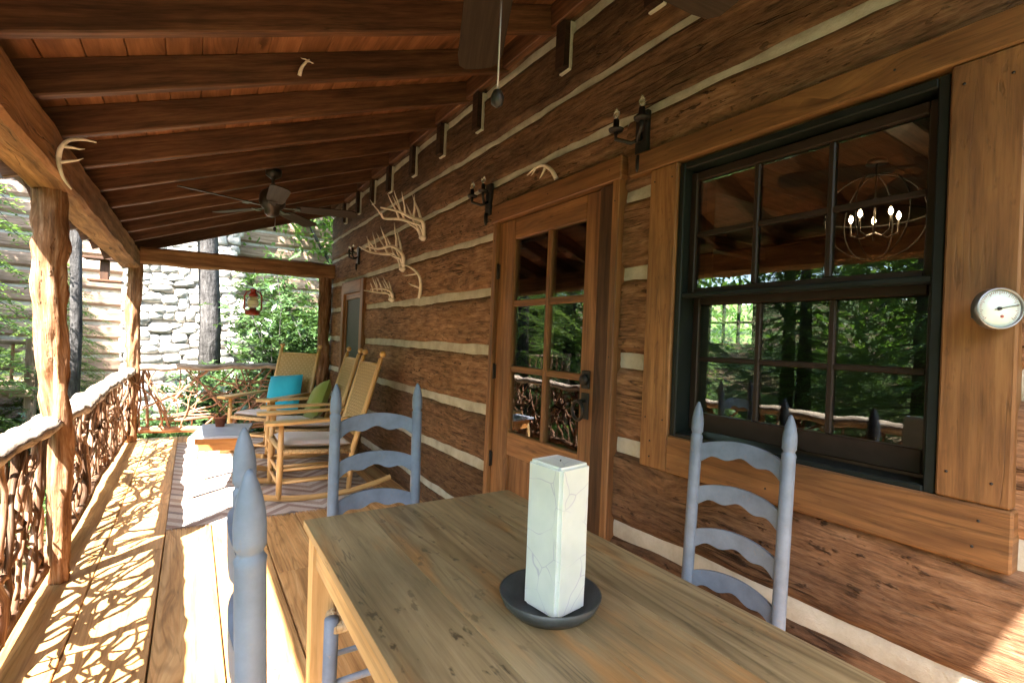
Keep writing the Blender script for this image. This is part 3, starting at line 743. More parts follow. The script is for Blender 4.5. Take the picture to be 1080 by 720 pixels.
railing('twig_railing', 'twig railing of thin straight twigs across the far end, behind the rocking chairs', (-.50, 7.29, 0), (1.48, 7.30, 0), (0, 1, 0), 26, M['palewood'], .007, .015, .03, .90, .13, None, .45)

# ---------------------------------------------------------------- table
TB = thing('dining_table', 'long farmhouse table with a stained weathered plank top, closest to the camera', 'table', (.69, .70, 0))
t_ = MB(); ex = [.318, .512, .700, .890, 1.085]
for a, b in zip(ex[:-1], ex[1:]): t_.box((a + .0002, -.36, .736), (b - .0002, 1.668, .76), bev=.0010, axis=1)
t_.build('tabletop', M['table'], TB)
t_ = MB()
t_.box((.340, -.28, .640), (.362, 1.59, .735), bev=.003); t_.box((1.041, -.28, .640), (1.063, 1.59, .735), bev=.003)
t_.box((.362, 1.612, .640), (1.041, 1.634, .735), bev=.003); t_.box((.362, -.326, .640), (1.041, -.304, .735), bev=.003)
t_.build('apron', M['tableside'], TB)
for x, y in ((.366, 1.606), (1.037, 1.606), (.366, -.298), (1.037, -.298)):
    l_ = MB(); P = [(x, y, .735), (x, y, .62), (x, y, 0)]
    l_.tube([(x, y, .734), (x, y, .0)], [.050, .034], 4, smooth=False)
    l_.v = [((v[0] - x) * math.cos(math.pi / 4) - (v[1] - y) * math.sin(math.pi / 4) + x, (v[0] - x) * math.sin(math.pi / 4) + (v[1] - y) * math.cos(math.pi / 4) + y, v[2]) for v in l_.v]
    l_.build('leg', M['tableside'], TB)

# candle on its dish
dish = thing('candle_dish', 'dark round dish under the square candle on the table', 'dish', (.693, .875, .76))
m = MB(); m.lathe([(.0, .006), (.078, .006), (.098, .022), (.110, .040), (.114, .040), (.105, .018), (.085, 0), (0, 0)], 40, Matrix.Translation((.693, .875, .7605))); m.build('bowl', M['plate'], dish)
ca = MB(); s_ = .051
def cfn(u, v):
    side = u * 4; k = int(min(3, side)); f = side - k; r = .004
    return None
bm = bmesh.new(); bmesh.ops.create_cube(bm, size=1)
for v in bm.verts: v.co = Vector((v.co.x * .096, v.co.y * .103, v.co.z * .322))
bmesh.ops.bevel(bm, geom=[e for e in bm.edges], offset=.007, segments=3, affect='EDGES')
top = [f for f in bm.faces if f.normal.z > .9 and f.calc_area() > .004][0]
ri = bmesh.ops.inset_region(bm, faces=[top], thickness=.008); 
for v in top.verts: v.co.z -= .0006
bmesh.ops.subdivide_edges(bm, edges=[e for e in bm.edges if abs((e.verts[0].co - e.verts[1].co).z) > .2], cuts=10)
for v in bm.verts: v.co += Vector((.0016 * nz(v.co.z * 9, v.co.x * 20), .0016 * nz(v.co.z * 9 + 5, v.co.y * 20), .003 * nz(v.co.x * 40, v.co.y * 40) * (v.co.z > .1)))
vs = [Matrix.Rotation(R(9), 3, 'Z') @ v.co for v in bm.verts]; bm.verts.index_update()
ca.add([v + Vector((.699, .868, .7685 + .161)) for v in vs], [[v.index for v in f.verts] for f in bm.faces], [[(0, 0)] * len(f.verts) for f in bm.faces], False)
bm.free()
CD = thing('candle', 'tall square crackled white candle standing on the table', 'candle', (.699, .868, .768))
ca.build('wax_block', M['wax'], CD)
wk = MB(); wk.tube([(.699, .868, 1.075), (.700, .869, 1.086), (.703, .868, 1.093)], .0014, 5); wk.build('wick', M['iron'], CD)

# ---------------------------------------------------------------- ladder-back chairs (local: faces +x, origin between the back posts)
def ladder_chair():
    t = thing('ladderback_chair', 'x', 'chair', group='blue ladder-back dining chairs')
    PH = 1.175
    def bx(z): return .035 * min(1, z / .45) if z < .45 else (.035 - .030 * ((z - .45) / .72))
    def by(z): return .172 - .012 * (1 - z / PH) 
    for s in (-1, 1):
        m = MB(); P = []; Rr = []
        for z in list(np.linspace(0, 1.052, 22)) + [1.060, 1.066, 1.070, 1.076, 1.084, 1.10, 1.118, 1.138, 1.155, 1.167, 1.174]:
            P.append((bx(z), s * .155, z))
            if z < 1.053: r = .0190 * (.72 + .28 * min(1, z / .3))
            else: r = {1.060: .0200, 1.066: .016, 1.070: .0155, 1.076: .0195}.get(z, None) or 0.0198 * math.sqrt(max(.004, 1 - ((z - 1.098) / .078) ** 2)) * (1 if z < 1.1 else (1 - .35 * ((z - 1.1) / .076) ** 2))
            Rr.append(r)
        m.tube(P, Rr, 16); m.build('back_post', M['blue'], t)
    for z0 in (1.02, .877, .735, .598):
        m = MB(); hw = .150; nu = 28
        def edge(f):   # f in -1..1
            a = 1 - f * f
            topz = .008 + .033 * a ** .8
            c = abs(f)
            bot = -.040 + .030 * a + .007 * math.cos(c * math.pi * 3)
            return topz, bot - .004
        vs = []; fs = []; uvs = []
        for i in range(nu + 1):
            f = -1 + 2 * i / nu; tz, bz = edge(f); y = f * hw; cx = -.022 * (1 - f * f)
            for (zz, dx) in ((bz, -.005), (tz, -.005), (tz, .005), (bz, .005)):
                vs.append((bx(z0 + zz) + cx + dx, y, z0 + zz))
        for i in range(nu):
            for k in range(4):
                k2 = (k + 1) % 4; fs.append([i * 4 + k, i * 4 + k2, (i + 1) * 4 + k2, (i + 1) * 4 + k]); uvs.append([(0, 0)] * 4)
        m.add(vs, fs, uvs, False); m.build('slat', M['blue'], t)
    for s in (-1, 1):
        m = MB(); m.tube([(.345, s * .222, 0), (.345, s * .222, .2), (.345, s * .222, .515)], [.014, .02, .021], 14); m.build('leg', M['blue'], t)
    m = MB()
    for z in (.14, .28):
        for s in (-1, 1): m.tube([(bx(z), s * .155, z), (.18, s * .19, z), (.345, s * .222, z)], [.009, .0125, .009], 9)
    for z in (.20, .32): m.tube([(.345, -.222, z), (.345, 0, z), (.345, .222, z)], [.009, .013, .009], 9)
    m.tube([(bx(.2), -.155, .2), (bx(.2), .155, .2)], .01, 9)
    m.build('stretcher', M['blue'], t)
    m = MB()
    m.grid(lambda u, v: (.03 + .32 * u, (v - .5) * 2 * (.160 + .06 * u), .502 - .018 * math.sin(math.pi * u) * math.sin(math.pi * v)), 10, 10, lambda u, v: (u * .4, v * .4))
    m.grid(lambda u, v: (.03 + .32 * u, (.5 - v) * 2 * (.160 + .06 * u), .470), 2, 2, lambda u, v: (u * .4, v * .4))
    for (u0, v0, u1, v1) in ((0, 0, 1, 0), (1, 0, 1, 1), (1, 1, 0, 1), (0, 1, 0, 0)):
        q = [(.03 + .32 * u, (v - .5) * 2 * (.160 + .06 * u)) for u, v in ((u0, v0), (u1, v1))]
        m.tube([(q[0][0], q[0][1], .488), (q[1][0], q[1][1], .488)], .019, 8)
    m.build('seat', M['rush'], t)
    return t
ch1 = ladder_chair()
ch1.location = (.072, .865, 0); ch1.rotation_euler = (0, 0, R(-3.3)); ch1['label'] = 'blue-grey ladder-back chair seen end-on at the open left side of the table'
dup(ch1, (.598, 1.845, 0), R(-90), 'blue-grey ladder-back chair at the far head of the table, in front of the rockers')
dup(ch1, (1.465, .918, 0), R(180), 'blue-grey ladder-back chair between the table and the log wall, below the window')

# ---------------------------------------------------------------- rocking chairs (local: faces +x)
def rocking_chair():
    t = thing('rocking_chair', 'x', 'rocking chair', group='honey wood rocking chairs')
    def rock(x): return .028 + .26 * (x - .04) ** 2
    for s in (-1, 1):
        m = MB(); P = [(x, s * .265, rock(x)) for x in np.linspace(-.56, .47, 18)]
        m.tube(P, .024, 8, flat=.62, smooth=False); m.build('rocker', M['rocker'], t)
        m = MB(); m.tube([(.34, s * .265, rock(.34) - .005), (.34, s * .265, .3), (.34, s * .265, .632)], [.021, .025, .019], 12); m.build('leg', M['rocker'], t)
        m = MB(); P = [(-.20, s * .255, rock(-.2) - .005), (-.22, s * .255, .38), (-.33, s * .255, .78), (-.43, s * .26, 1.15), (-.437, s * .26, 1.17)]
        m.tube(P, [.021, .025, .024, .020, .013], 12)
        m.lathe([(0, -.026), (.017, -.022), (.027, -.006), (.027, .008), (.017, .023), (0, .027)], 12, Matrix.Translation((-.446, s * .26, 1.197))); m.build('back_post', M['rocker'], t)
        m = MB()
        def arm(u, v, s=s, z=0):
            x = -.30 + .76 * u; wd = .030 + .032 * min(1, max(0, (u - .25) / .5)) * (1 if u < .93 else 1 - (u - .93) * 5)
            return (x, s * .275 + (v - .5) * 2 * wd, .640 + .02 * (1 - u) + z)
        m.grid(lambda u, v: arm(u, v, s, .011), 14, 3, lambda u, v: (u * .6, v * .1), False); m.grid(lambda u, v: arm(u, 1 - v, s, -.011), 14, 3, lambda u, v: (u * .6, v * .1), False)
        for vv in (0, 1): m.grid(lambda u, v, vv=vv: arm(u, vv, s, .011 - .022 * (v if vv else 1 - v)), 14, 1, lambda u, v: (u * .6, v * .02), False)
        m.grid(lambda u, v: arm(1, u, s, .011 - .022 * v), 3, 1, None, False)
        m.build('arm', M['rocker'], t)
    m = MB()
    for z in (.15, .25):
        m.tube([(.34, -.265, z), (.34, 0, z), (.34, .265, z)], [.011, .014, .011], 9)
        for s in (-1, 1): m.tube([(-.21, s * .26, z + .02), (.06, s * .262, z + .02), (.34, s * .265, z + .02)], [.010, .013, .010], 9)
    m.tube([(-.21, -.255, .22), (-.21, .255, .22)], .012, 9)
    m.build('stretcher', M['rocker'], t)
    m = MB()
    m.tube([(.34, -.265, .425), (.34, .265, .425)], .02, 10); m.tube([(-.225, -.255, .385), (-.225, .255, .385)], .018, 10)
    for s in (-1, 1): m.tube([(.34, s * .265, .415), (-.22, s * .255, .375)], .018, 10)
    m.grid(lambda u, v: (-.225 + .565 * u, (v - .5) * .50, .400 + .034 * u - .012 * math.sin(math.pi * u)), 8, 8, lambda u, v: (u * .5, v * .5))
    m.grid(lambda u, v: (-.225 + .565 * u, (.5 - v) * .50, .375 + .034 * u), 4, 4, lambda u, v: (u * .5, v * .5))
    m.build('seat', M['weave'], t)
    m = MB()
    def back(u, v, o):
        z = .50 + .60 * v
        x = -.222 - (.11 * (z - .38) / .40 if z < .78 else .11 + .10 * (z - .78) / .37)
        return (x + o - .012 * math.sin(math.pi * u), (u - .5) * .48, z)
    m.grid(lambda u, v: back(u, v, .013), 8, 14, lambda u, v: (u * .5, v * .6)); m.grid(lambda u, v: back(1 - u, v, -.013), 8, 14, lambda u, v: (u * .5, v * .6))
    m.grid(lambda u, v: (back(u, 1, .013 - .026 * v)), 8, 1, lambda u, v: (u * .5, v * .03)); m.grid(lambda u, v: (back(1 - u, 0, .013 - .026 * v)), 8, 1, lambda u, v: (u * .5, v * .03))
    m.build('back_panel', M['weave'], t)
    for v in (0.0, 1.0):
        m = MB(); p = back(.5, v, 0); m.tube([(p[0] + .008, -.258, p[2]), (p[0] - .002, 0, p[2]), (p[0] + .008, .258, p[2])], .015, 9)
        m.build('back_rail', M['rocker'], t)
    return t
rk = rocking_chair()
RK = [((.954, 4.50, 0), R(180)), ((1.03, 5.43, 0), R(178)), ((.80, 6.15, 0), R(-136))]
rk.location = RK[0][0]; rk.rotation_euler = (0, 0, RK[0][1]); rk['label'] = 'honey wood rocking chair closest to the dining table, with a pale seat pad'
dup(rk, RK[1][0], RK[1][1], 'honey wood rocking chair with the olive pillow, middle one along the wall')
dup(rk, RK[2][0], RK[2][1], 'honey wood rocking chair with the turquoise pillow, in front of the end railing')

def pad(w, d, h, pin=.6, n=16):
    m = MB()
    def f(u, v, sgn):
        a, b = 2 * u - 1, 2 * v - 1; e = max(0, (1 - abs(a) ** 3.5) * (1 - abs(b) ** 3.5)) ** pin
        sh = 1 - .05 * (1 - abs(a)) * (abs(b) > .8) 
        return (a * w / 2 * (1 - .06 * (1 - a * a) * 0 - .05 * (1 - b * b) * 0 + .0), b * d / 2, sgn * h / 2 * e + .004 * nz(a * 3, b * 3, sgn))
    m.grid(lambda u, v: f(u, v, 1), n, n); m.grid(lambda u, v: f(1 - u, v, -1), n, n)
    return m
def place(m, Mx): m.v = [tuple(Mx @ Vector(v)) for v in m.v]; return m
def chairM(k): return Matrix.Translation(RK[k][0]) @ Matrix.Rotation(RK[k][1], 4, 'Z')
for k, lab in ((0, 'pale cotton seat pad on the rocking chair closest to the table'), (1, 'pale seat pad under the olive pillow'), (2, 'white seat pad below the turquoise pillow')):
    m = place(pad(.54, .47, .065, .28), chairM(k) @ Matrix.Translation((.060, 0, .452)) @ Matrix.Rotation(R(-3), 4, 'Y'))
    o = m.build('seat_cushion', M['cushion']); tag(o, lab, 'cushion', 'pale seat cushions')
m = place(pad(.42, .42, .15, .55), chairM(2) @ Matrix.Translation((-.13, .03, .655)) @ Matrix.Rotation(R(72), 4, 'Y') @ Matrix.Rotation(R(6), 4, 'Z'))
tag(m.build('throw_pillow', M['bluefab']), 'square turquoise pillow leaning in the rocking chair by the end railing', 'pillow')
m = place(pad(.40, .40, .16, .55), chairM(1) @ Matrix.Translation((-.10, -.05, .645)) @ Matrix.Rotation(R(68), 4, 'Y') @ Matrix.Rotation(R(22), 4, 'Z'))
tag(m.build('throw_pillow', M['greenfab']), 'olive green pillow leaning in the middle rocking chair', 'pillow')

# ---------------------------------------------------------------- rug
m = MB()
def rugf(u, v): return (-.10 + 1.50 * u, 4.0 + 3.0 * v, .0085 + .0025 * nz(u * 7, v * 12) + .0)
m.grid(rugf, 30, 60); 
for k in range(60):
    for y, d in ((4.0, -1), (7.0, 1)):
        x = -.095 + 1.49 * k / 59; m.tube([(x, y, .009), (x + random.uniform(-.01, .01), y + d * .035, .004)], .0022, 4)
m.grid(lambda u, v: (-.10 + 1.50 * (1 - u), 4.0 + 3.0 * v, .003), 1, 1)
for a, b, c, d in ((-.10, 4, 1.40, 4), (1.40, 4, 1.40, 7), (1.40, 7, -.10, 7), (-.10, 7, -.10, 4)):
    m.add([(a, b, .003), (c, d, .003), (c, d, .0085), (a, b, .0085)], [[0, 1, 2, 3]], [[(0, 0)] * 4])
tag(m.build('woven_rug', M['rug']), 'grey and tan zigzag rug under the rocking chairs', 'rug')

# ---------------------------------------------------------------- side table + pot plant
ST = thing('side_table', 'small sunlit side table with grey top and orange apron, standing on the rug', 'side table', (.17, 4.88, 0))
Ms = Matrix.Translation((.255, 4.90, 0)) @ Matrix.Rotation(R(-10), 4, 'Z')
m = MB(); m.box((-.20, -.30, .478), (.20, .30, .502), Ms, .005); m.build('tabletop', M['topgrey'], ST)
m = MB()
for a in ((-.165, -.265, .375, .165, -.245, .477), (-.165, .245, .375, .165, .265, .477), (-.165, -.243, .375, -.145, .243, .477), (.145, -.243, .375, .165, .243, .477)): m.box(a[:3], a[3:], Ms, .003)
m.build('apron', M['apronorange'], ST)
for sx in (-1, 1):
    for sy in (-1, 1):
        m = MB(); m.bar(Ms @ Vector((sx * .148, sy * .248, .44)), Ms @ Vector((sx * .175, sy * .275, .012)), .034, .034, (0, 1, 0)); m.build('leg', M['tableside'], ST)
PL = thing('potted_plant', 'small terracotta pot of thin stems on the side table', 'potted plant', (.235, 5.05, .502))
m = MB(); m.lathe([(.0, 0), (.034, 0), (.045, .07), (.050, .07), (.050, .088), (.043, .088), (.04, .075), (0, .075)], 20, Matrix.Translation((.235, 5.05, .5025))); pot = m.build('pot', M['terracotta'], PL)
m = MB(); m.lathe([(0, .0), (.040, .0), (.040, .004), (0, .006)], 16, Matrix.Translation((.235, 5.05, .578))); m.build('soil', M['soil'], PL)
m = MB(); LV = []
for i in range(16):
    a = random.uniform(0, 6.28); l = random.uniform(.06, .15); e = Vector((.235 + math.cos(a) * l * .7, 5.05 + math.sin(a) * l * .7, .58 + l))
    m.tube([(.235, 5.05, .578), Vector((.235 + math.cos(a) * l * .25, 5.05 + math.sin(a) * l * .25, .58 + l * .6)), e], [.002, .0016, .001], 4)
    for k in range(4):
        c = np.array(Vector((.235, 5.05, .578)).lerp(e, .5 + .13 * k)); d = np.random.normal(size=3); d /= np.linalg.norm(d); s2 = np.cross(d, np.random.normal(size=3)); s2 /= np.linalg.norm(s2)
        LV.append([c, c + d * .012 + s2 * .006, c + d * .026, c + d * .012 - s2 * .006])
m.build('stem', M['twig'], PL); np_mesh('leaves', np.array(LV), M['broad'], PL)

# ---------------------------------------------------------------- ceiling fans
FZ = 2.27
def ceiling_fan(loc, rot):
    t = thing('ceiling_fan', 'x', 'ceiling fan', loc, 0, 'dark ceiling fans'); X, Y, Z = loc
    top = rz_(X) + .02 - Z
    Mt = Matrix.Translation(loc)
    m = MB(); m.lathe([(.0, top), (.065, top), (.06, top - .05), (.025, top - .075), (.012, top - .08), (.012, .15)], 20, Mt); m.build('downrod', M['bronze'], t)
    m = MB(); m.lathe([(.0, .16), (.04, .155), (.085, .125), (.10, .09), (.10, .03), (.085, .0), (.06, -.02), (.055, -.055), (.035, -.075), (0, -.08)], 28, Mt); m.build('motor', M['bronze'], t)
    for k in range(5):
        a = rot + 2 * math.pi * k / 5; Ma = Mt @ Matrix.Rotation(a, 4, 'Z')
        m = MB(); m.box((.09, -.016, -.004), (.20, .016, .006), Ma, .003); m.box((.17, -.045, -.006), (.22, .045, .000), Ma, .003); br = m.build('blade_bracket', M['bronze'], t)
        Mb = Ma @ Matrix.Translation((.19, 0, 0)) @ Matrix.Rotation(R(-11), 4, 'X')
        vs = []; n = 16
        ol = [(0, -.055), (.08, -.065), (.40, -.072), (.45, -.066), (.475, -.045), (.48, 0), (.475, .045), (.45, .066), (.40, .072), (.08, .065), (0, .055)]
        for z in (0, .007): vs += [Mb @ Vector((p[0], p[1], z)) for p in ol]
        k_ = len(ol); fs = [list(range(k_))[::-1], [k_ + i for i in range(k_)]] + [[i, (i + 1) % k_, k_ + (i + 1) % k_, k_ + i] for i in range(k_)]
        uv = [[(ol[i % k_][0], ol[i % k_][1]) for i in f] for f in fs]
        m = MB(); m.add(vs, fs, uv, False); m.build('blade', M['blade'], t)
    return t, Mt
def pull_chain(t, p, z1, z0):
    m = MB(); m.tube([(p[0], p[1], z1), (p[0], p[1], z0)], .0022, 6)
    c = m.build('pull_chain', M['rim'], t)
    m = MB(); m.lathe([(0, .0), (.012, .008), (.014, .024), (.009, .036), (0, .040)], 10, Matrix.Translation((p[0], p[1], z0 - .036))); m.build('pull_knob', M['iron'], c)
f1, Mt = ceiling_fan((.50, .87, 2.26), math.atan2(.60, .27)); f1['label'] = 'dark ceiling fan above the dining table, one blade and its pull chain in view'
pull_chain(f1, (.515, .895), 2.20, 1.87)
f2, Mt = ceiling_fan((.518, 4.55, 2.38), R(-20)); f2['label'] = 'dark ceiling fan at the far end over the rocking chairs'
pull_chain(f2, (.545, 4.55), 2.31, 2.22)

# ---------------------------------------------------------------- lantern on the tie beam
LX, LY = .645, 7.20
LN = thing('oil_lantern', 'red oil lantern with a cream globe hanging from the far beam', 'lantern', (LX, LY, 1.56))
Ml = Matrix.Translation((LX, LY, 1.56))
m = MB(); m.lathe([(0, 0), (.085, 0), (.09, .012), (.09, .05), (.07, .066), (.045, .072), (.04, .09), (0, .09)], 22, Ml); m.build('fuel_tank', M['lanternred'], LN)
m = MB(); m.lathe([(.04, .092), (.062, .12), (.07, .16), (.058, .21), (.042, .235)], 20, Ml); m.build('globe', M['globe'], LN)
m = MB(); m.lathe([(.045, .238), (.058, .245), (.05, .27), (.034, .29), (.034, .315), (.045, .32), (.03, .34), (0, .345)], 20, Ml); m.build('chimney_cap', M['lanternred'], LN)
for s in (-1, 1):
    m = MB(); m.tube([Ml @ Vector(p) for p in ((s * .075, 0, .05), (s * .098, 0, .08), (s * .10, 0, .24), (s * .075, 0, .30), (s * .035, 0, .305))], .010, 8); m.build('side_tube', M['lanternred'], LN)
m = MB()
for z in (.13, .19): m.tube([Ml @ Vector((.073 * math.cos(a), .073 * math.sin(a), z)) for a in np.linspace(0, 6.283, 20)], .002, 5, False)
m.build('globe_guard', M['iron'], LN)
m = MB(); m.tube([Ml @ Vector((.085 * math.cos(a), 0, .30 + .13 * math.sin(a))) for a in np.linspace(0, math.pi, 14)], .0025, 6, False); m.tube([(LX, LY, 1.985), (LX, LY, 2.165)], .0025, 6); m.build('bail', M['iron'], LN)

# ---------------------------------------------------------------- wall sconces
def sconce(y, z, label):
    t = thing('candle_sconce', label, 'wall sconce', (W, y, z), 0, 'iron candle sconces on the log wall')
    m = MB(); m.box((W - .022, y - .035, z - .12), (W + .004, y + .035, z + .09), bev=.004); m.build('backplate', M['iron'], t)
    for s in (-1, 1):
        cy = y + s * .075
        m = MB(); m.tube([(W - .02, y, z - .03), (W - .06, y + s * .02, z - .055), (W - .10, cy, z - .03), (W - .10, cy, z + .0)], .009, 8)
        m.lathe([(0, 0), (.03, .004), (.034, .014), (.014, .014), (.013, .055), (0, .055)], 14, Matrix.Translation((W - .10, cy, z))); a = m.build('candle_arm', M['iron'], t)
        m = MB(); m.lathe([(.006, 0), (.014, .015), (.013, .03), (.005, .05), (0, .058)], 12, Matrix.Translation((W - .10, cy, z + .055))); m.build('flame_bulb', M['unlit'], a)
    m = MB(); m.tube([(W - .03, y, z - .11), (W - .03, y, z - .17), (W - .03, y, z - .19)], [.012, .012, .004], 8); m.build('drop_finial', M['iron'], t)
sconce(2.90, 2.31, 'black twin candle sconce at the upper left corner of the glazed door')
sconce(1.55, 2.30, 'black twin candle sconce between the door and the big window')
sconce(6.02, 2.32, 'black twin candle sconce far along the wall, above the narrow far door')

# ---------------------------------------------------------------- antlers
def beam_antler(m, base, pts, tines, r=.013):
    P = [Vector(p) for p in pts]; Q = []
    for i in range(len(P) - 1):      # Catmull-Rom
        p0, p1, p2, p3 = P[max(0, i - 1)], P[i], P[i + 1], P[min(len(P) - 1, i + 2)]
        for k in range(6):
            t = k / 6; Q.append(.5 * ((2 * p1) + (p2 - p0) * t + (2 * p0 - 5 * p1 + 4 * p2 - p3) * t * t + (3 * p1 - p0 - 3 * p2 + p3) * t ** 3))
    Q.append(P[-1]); n = len(Q); rr = [r * (1 - .72 * (i / (n - 1)) ** 1.4) * (1 + .1 * nz(i * .9, r * 99)) for i in range(n)]
    base = Vector(base); m.tube([base + q for q in Q], rr, 8)
    for f, d in tines:
        i = int(f * (n - 1)); s = base + Q[i]; d = Vector(d); rt = rr[i] * .8
        m.tube([s, s + d * .4 + Vector((0, 0, .004)), s + d * .75 + d.length * Vector((-.06, 0, .05)), s + d + d.length * Vector((-.10, 0, .12))], [rt, rt * .75, rt * .5, rt * .12], 7)
def rack(base, label, spread, size, rise=.16, lean=0.0, tilt=0.0, sides=(-1, 1), skull=True):
    t = thing('deer_antlers', label, 'antlers', base, 0, 'deer antlers mounted on the porch'); b = Vector(base)
    if skull:
        m = MB(); m.lathe([(0, -.02), (.022, -.015), (.028, .0), (.022, .03), (0, .038)], 12, Matrix.Translation(b + Vector((-.012, 0, 0))) @ Matrix.Rotation(R(-70), 4, 'Y') @ Matrix.Scale(1.6, 4, (0, 1, 0))); m.build('skull_plate', M['antler'], t)
    for s in sides:
        m = MB(); k = size
        pts = [(-.02, s * .02, .01), (-.06 * k, s * spread * .55, rise * .75), (-.17 * k, s * spread, rise), (-.30 * k, s * spread * .95, rise * .98), (-.42 * k, s * spread * .60, rise * 1.12)]
        rq = random.Random(int(b.y * 1000) + s); tn = None
        pts = [(p[0] * rq.uniform(.9, 1.1), p[1] * rq.uniform(.8, 1.25), p[2] * rq.uniform(.85, 1.2)) for p in pts]
        pts = [(p[0], p[1] + lean * p[0], p[2] + tilt * p[0]) for p in pts]
        tn = [(f + rq.uniform(-.05, .05), (rq.uniform(-.12, .01) * k, s * rq.uniform(-.07, .07) * k, l * rq.uniform(.7, 1.35) * k)) for f, l in ((.08, .12), (.30, .19), (.45, .20), (.60, .16), (.78, .11))] + [(.2, (-.11 * k, -s * .05, .02))]
        beam_antler(m, b, pts, tn, .019 * k ** .5); m.build('antler', M['antler'], t)
    return t
rack((W - .012, 3.98, 2.205), 'many-pointed antlers highest on the logs, right of the other racks', .12, .95, .14)
rack((W - .012, 4.44, 1.985), 'many-pointed antlers on the logs, lower and left of the highest rack', .13, .95, .15)
t = thing('deer_antlers', 'single curved antler standing alone on the logs, with three points', 'antlers', (W - .012, 4.03, 1.715), 0, 'deer antlers mounted on the porch')
m = MB(); beam_antler(m, (W - .02, 4.03, 1.70), [(0, 0, 0), (-.02, -.07, .09), (-.05, -.09, .18), (-.10, -.01, .25), (-.15, .09, .28)], [(.22, (-.06, .10, .03)), (.55, (-.07, .14, -.03))], .015); m.build('antler', M['antler'], t)
rack((W - .012, 4.70, 1.715), 'small antlers with a white skull plate just above the chinking by the far door', .11, .62, .07)
t = thing('deer_antlers', 'single antler resting on top of the door header', 'antlers', (W - .02, 2.14, 2.228), 0, 'deer antlers mounted on the porch')
m = MB(); beam_antler(m, (W - .028, 2.145, 2.242), [(0, 0, 0), (-.01, .035, .055), (-.02, .10, .095), (-.025, .17, .095), (-.03, .235, .075)], [(.45, (-.01, .03, -.075)), (.72, (-.01, .03, -.05)), (.9, (-.01, .02, -.02))], .013); m.build('antler', M['antler'], t)
t = thing('deer_antlers', 'forked antler hung on the inner face of the eave beam by the near post', 'antlers', (-.53, 3.0, 2.10), 0, 'deer antlers mounted on the porch')
m = MB(); beam_antler(m, (-.53, 2.98, 2.11), [(0, 0, -.02), (.01, -.02, .02), (.035, -.015, .06), (.08, .0, .08), (.125, .02, .085)], [(.3, (.085, .015, .0))], .011)
beam_antler(m, (-.53, 2.98, 2.11), [(0, 0, -.02), (.006, -.01, -.06), (.02, .0, -.11), (.045, .02, -.15)], [(.25, (.09, .015, .03))], .010); m.build('antler', M['antler'], t)
ra_y = 2.735
t = thing('deer_antlers', 'small forked antler fixed to the side of a rafter overhead', 'antlers', (.40, ra_y, 2.70), 0, 'deer antlers mounted on the porch')
m = MB(); beam_antler(m, (.41, ra_y - .006, 2.655), [(0, 0, .0), (.005, -.02, .03), (.025, -.03, .065), (.04, -.02, .085)], [(.75, (.035, -.01, -.01)), (.8, (-.03, 0, .0))], .010); m.build('antler', M['antler'], t)

# ---------------------------------------------------------------- thermometer
TH = thing('wall_thermometer', 'round white dial thermometer on the pine casing right of the window', 'thermometer', (W - .034, .379, 1.475))
Mh = Matrix.Translation((T0, .379, 1.475)) @ Matrix.Rotation(-math.pi / 2, 4, 'Y')   # local z -> -x
m = MB(); m.lathe([(0, .0), (.046, .0), (.046, .018), (.044, .021), (.0415, .019), (.0415, .012), (0, .012)], 40, Mh); m.build('case', M['rim'], TH)
m = MB(); m.lathe([(0, .013), (.041, .013), (.041, .0145), (0, .0145)], 40, Mh); m.build('dial', M['dial'], TH)
m = MB()
for k in range(41):
    a = R(-220 + 260 * k / 40); c, s2 = math.cos(a), math.sin(a); r0 = .034 if k % 5 else .031
    Mk = Matrix.Translation((T0 - .0150, .379 - c * (r0 + .038) / 2, 1.475 - s2 * (r0 + .038) / 2)) @ Matrix.Rotation(math.atan2(s2, c), 4, 'X')
    m.box((-.0003, -(.038 - r0) / 2, -.0004), (.0003, (.038 - r0) / 2, .0004), Mk, 0)
m.lathe([(0, .0146), (.0035, .0146), (.0035, .0152), (0, .0152)], 12, Matrix.Translation((0, -.006, -.017)) @ Mh)
m.build('dial_marks', M['dialmark'], TH)
m = MB(); m.bar((T0 - .0168, .388, 1.473), (T0 - .0168, .343, 1.484), .0014, .0022, (1, 0, 0), 0); m.lathe([(0, .0148), (.0042, .0148), (.0035, .019), (0, .019)], 14, Mh); m.build('needle', M['iron'], TH)
m = MB(); m.box((T0 + .012, .388, 1.455), (T0 + .040, .400, 1.467), bev=.002); m.build('bracket', M['rim'], TH)
TH.rotation_euler = (0, 0, R(46)); TH.scale = (1.05, 1.05, 1.05); TH.location.x -= .038; TH.location.y -= .012

# ---------------------------------------------------------------- chandelier inside
CX, CY, CZ = 3.6, 1.415, 2.235
CH = thing('orb_chandelier', 'lit orb chandelier with candle bulbs seen through the window', 'chandelier', (CX, CY, CZ))
m = MB()
for k in range(3):
    Mr = Matrix.Translation((CX, CY, CZ)) @ Matrix.Rotation(k * math.pi / 3, 4, 'Z')
    m.tube([Mr @ Vector((.27 * math.cos(a), 0, .27 * math.sin(a))) for a in np.linspace(0, 2 * math.pi, 40)], .0045, 6, False)
m.tube([(CX + .27 * math.cos(a), CY + .27 * math.sin(a), CZ) for a in np.linspace(0, 2 * math.pi, 40)], .006, 6, False)
m.build('orb_frame', M['iron'], CH)
m = MB(); m.tube([(CX, CY, CZ - .13), (CX, CY, 2.60)], .006, 8); m.lathe([(0, 0), (.06, .0), (.05, .025), (0, .03)], 16, Matrix.Translation((CX, CY, 2.572))); m.build('hanging_rod', M['bronze'], CH)
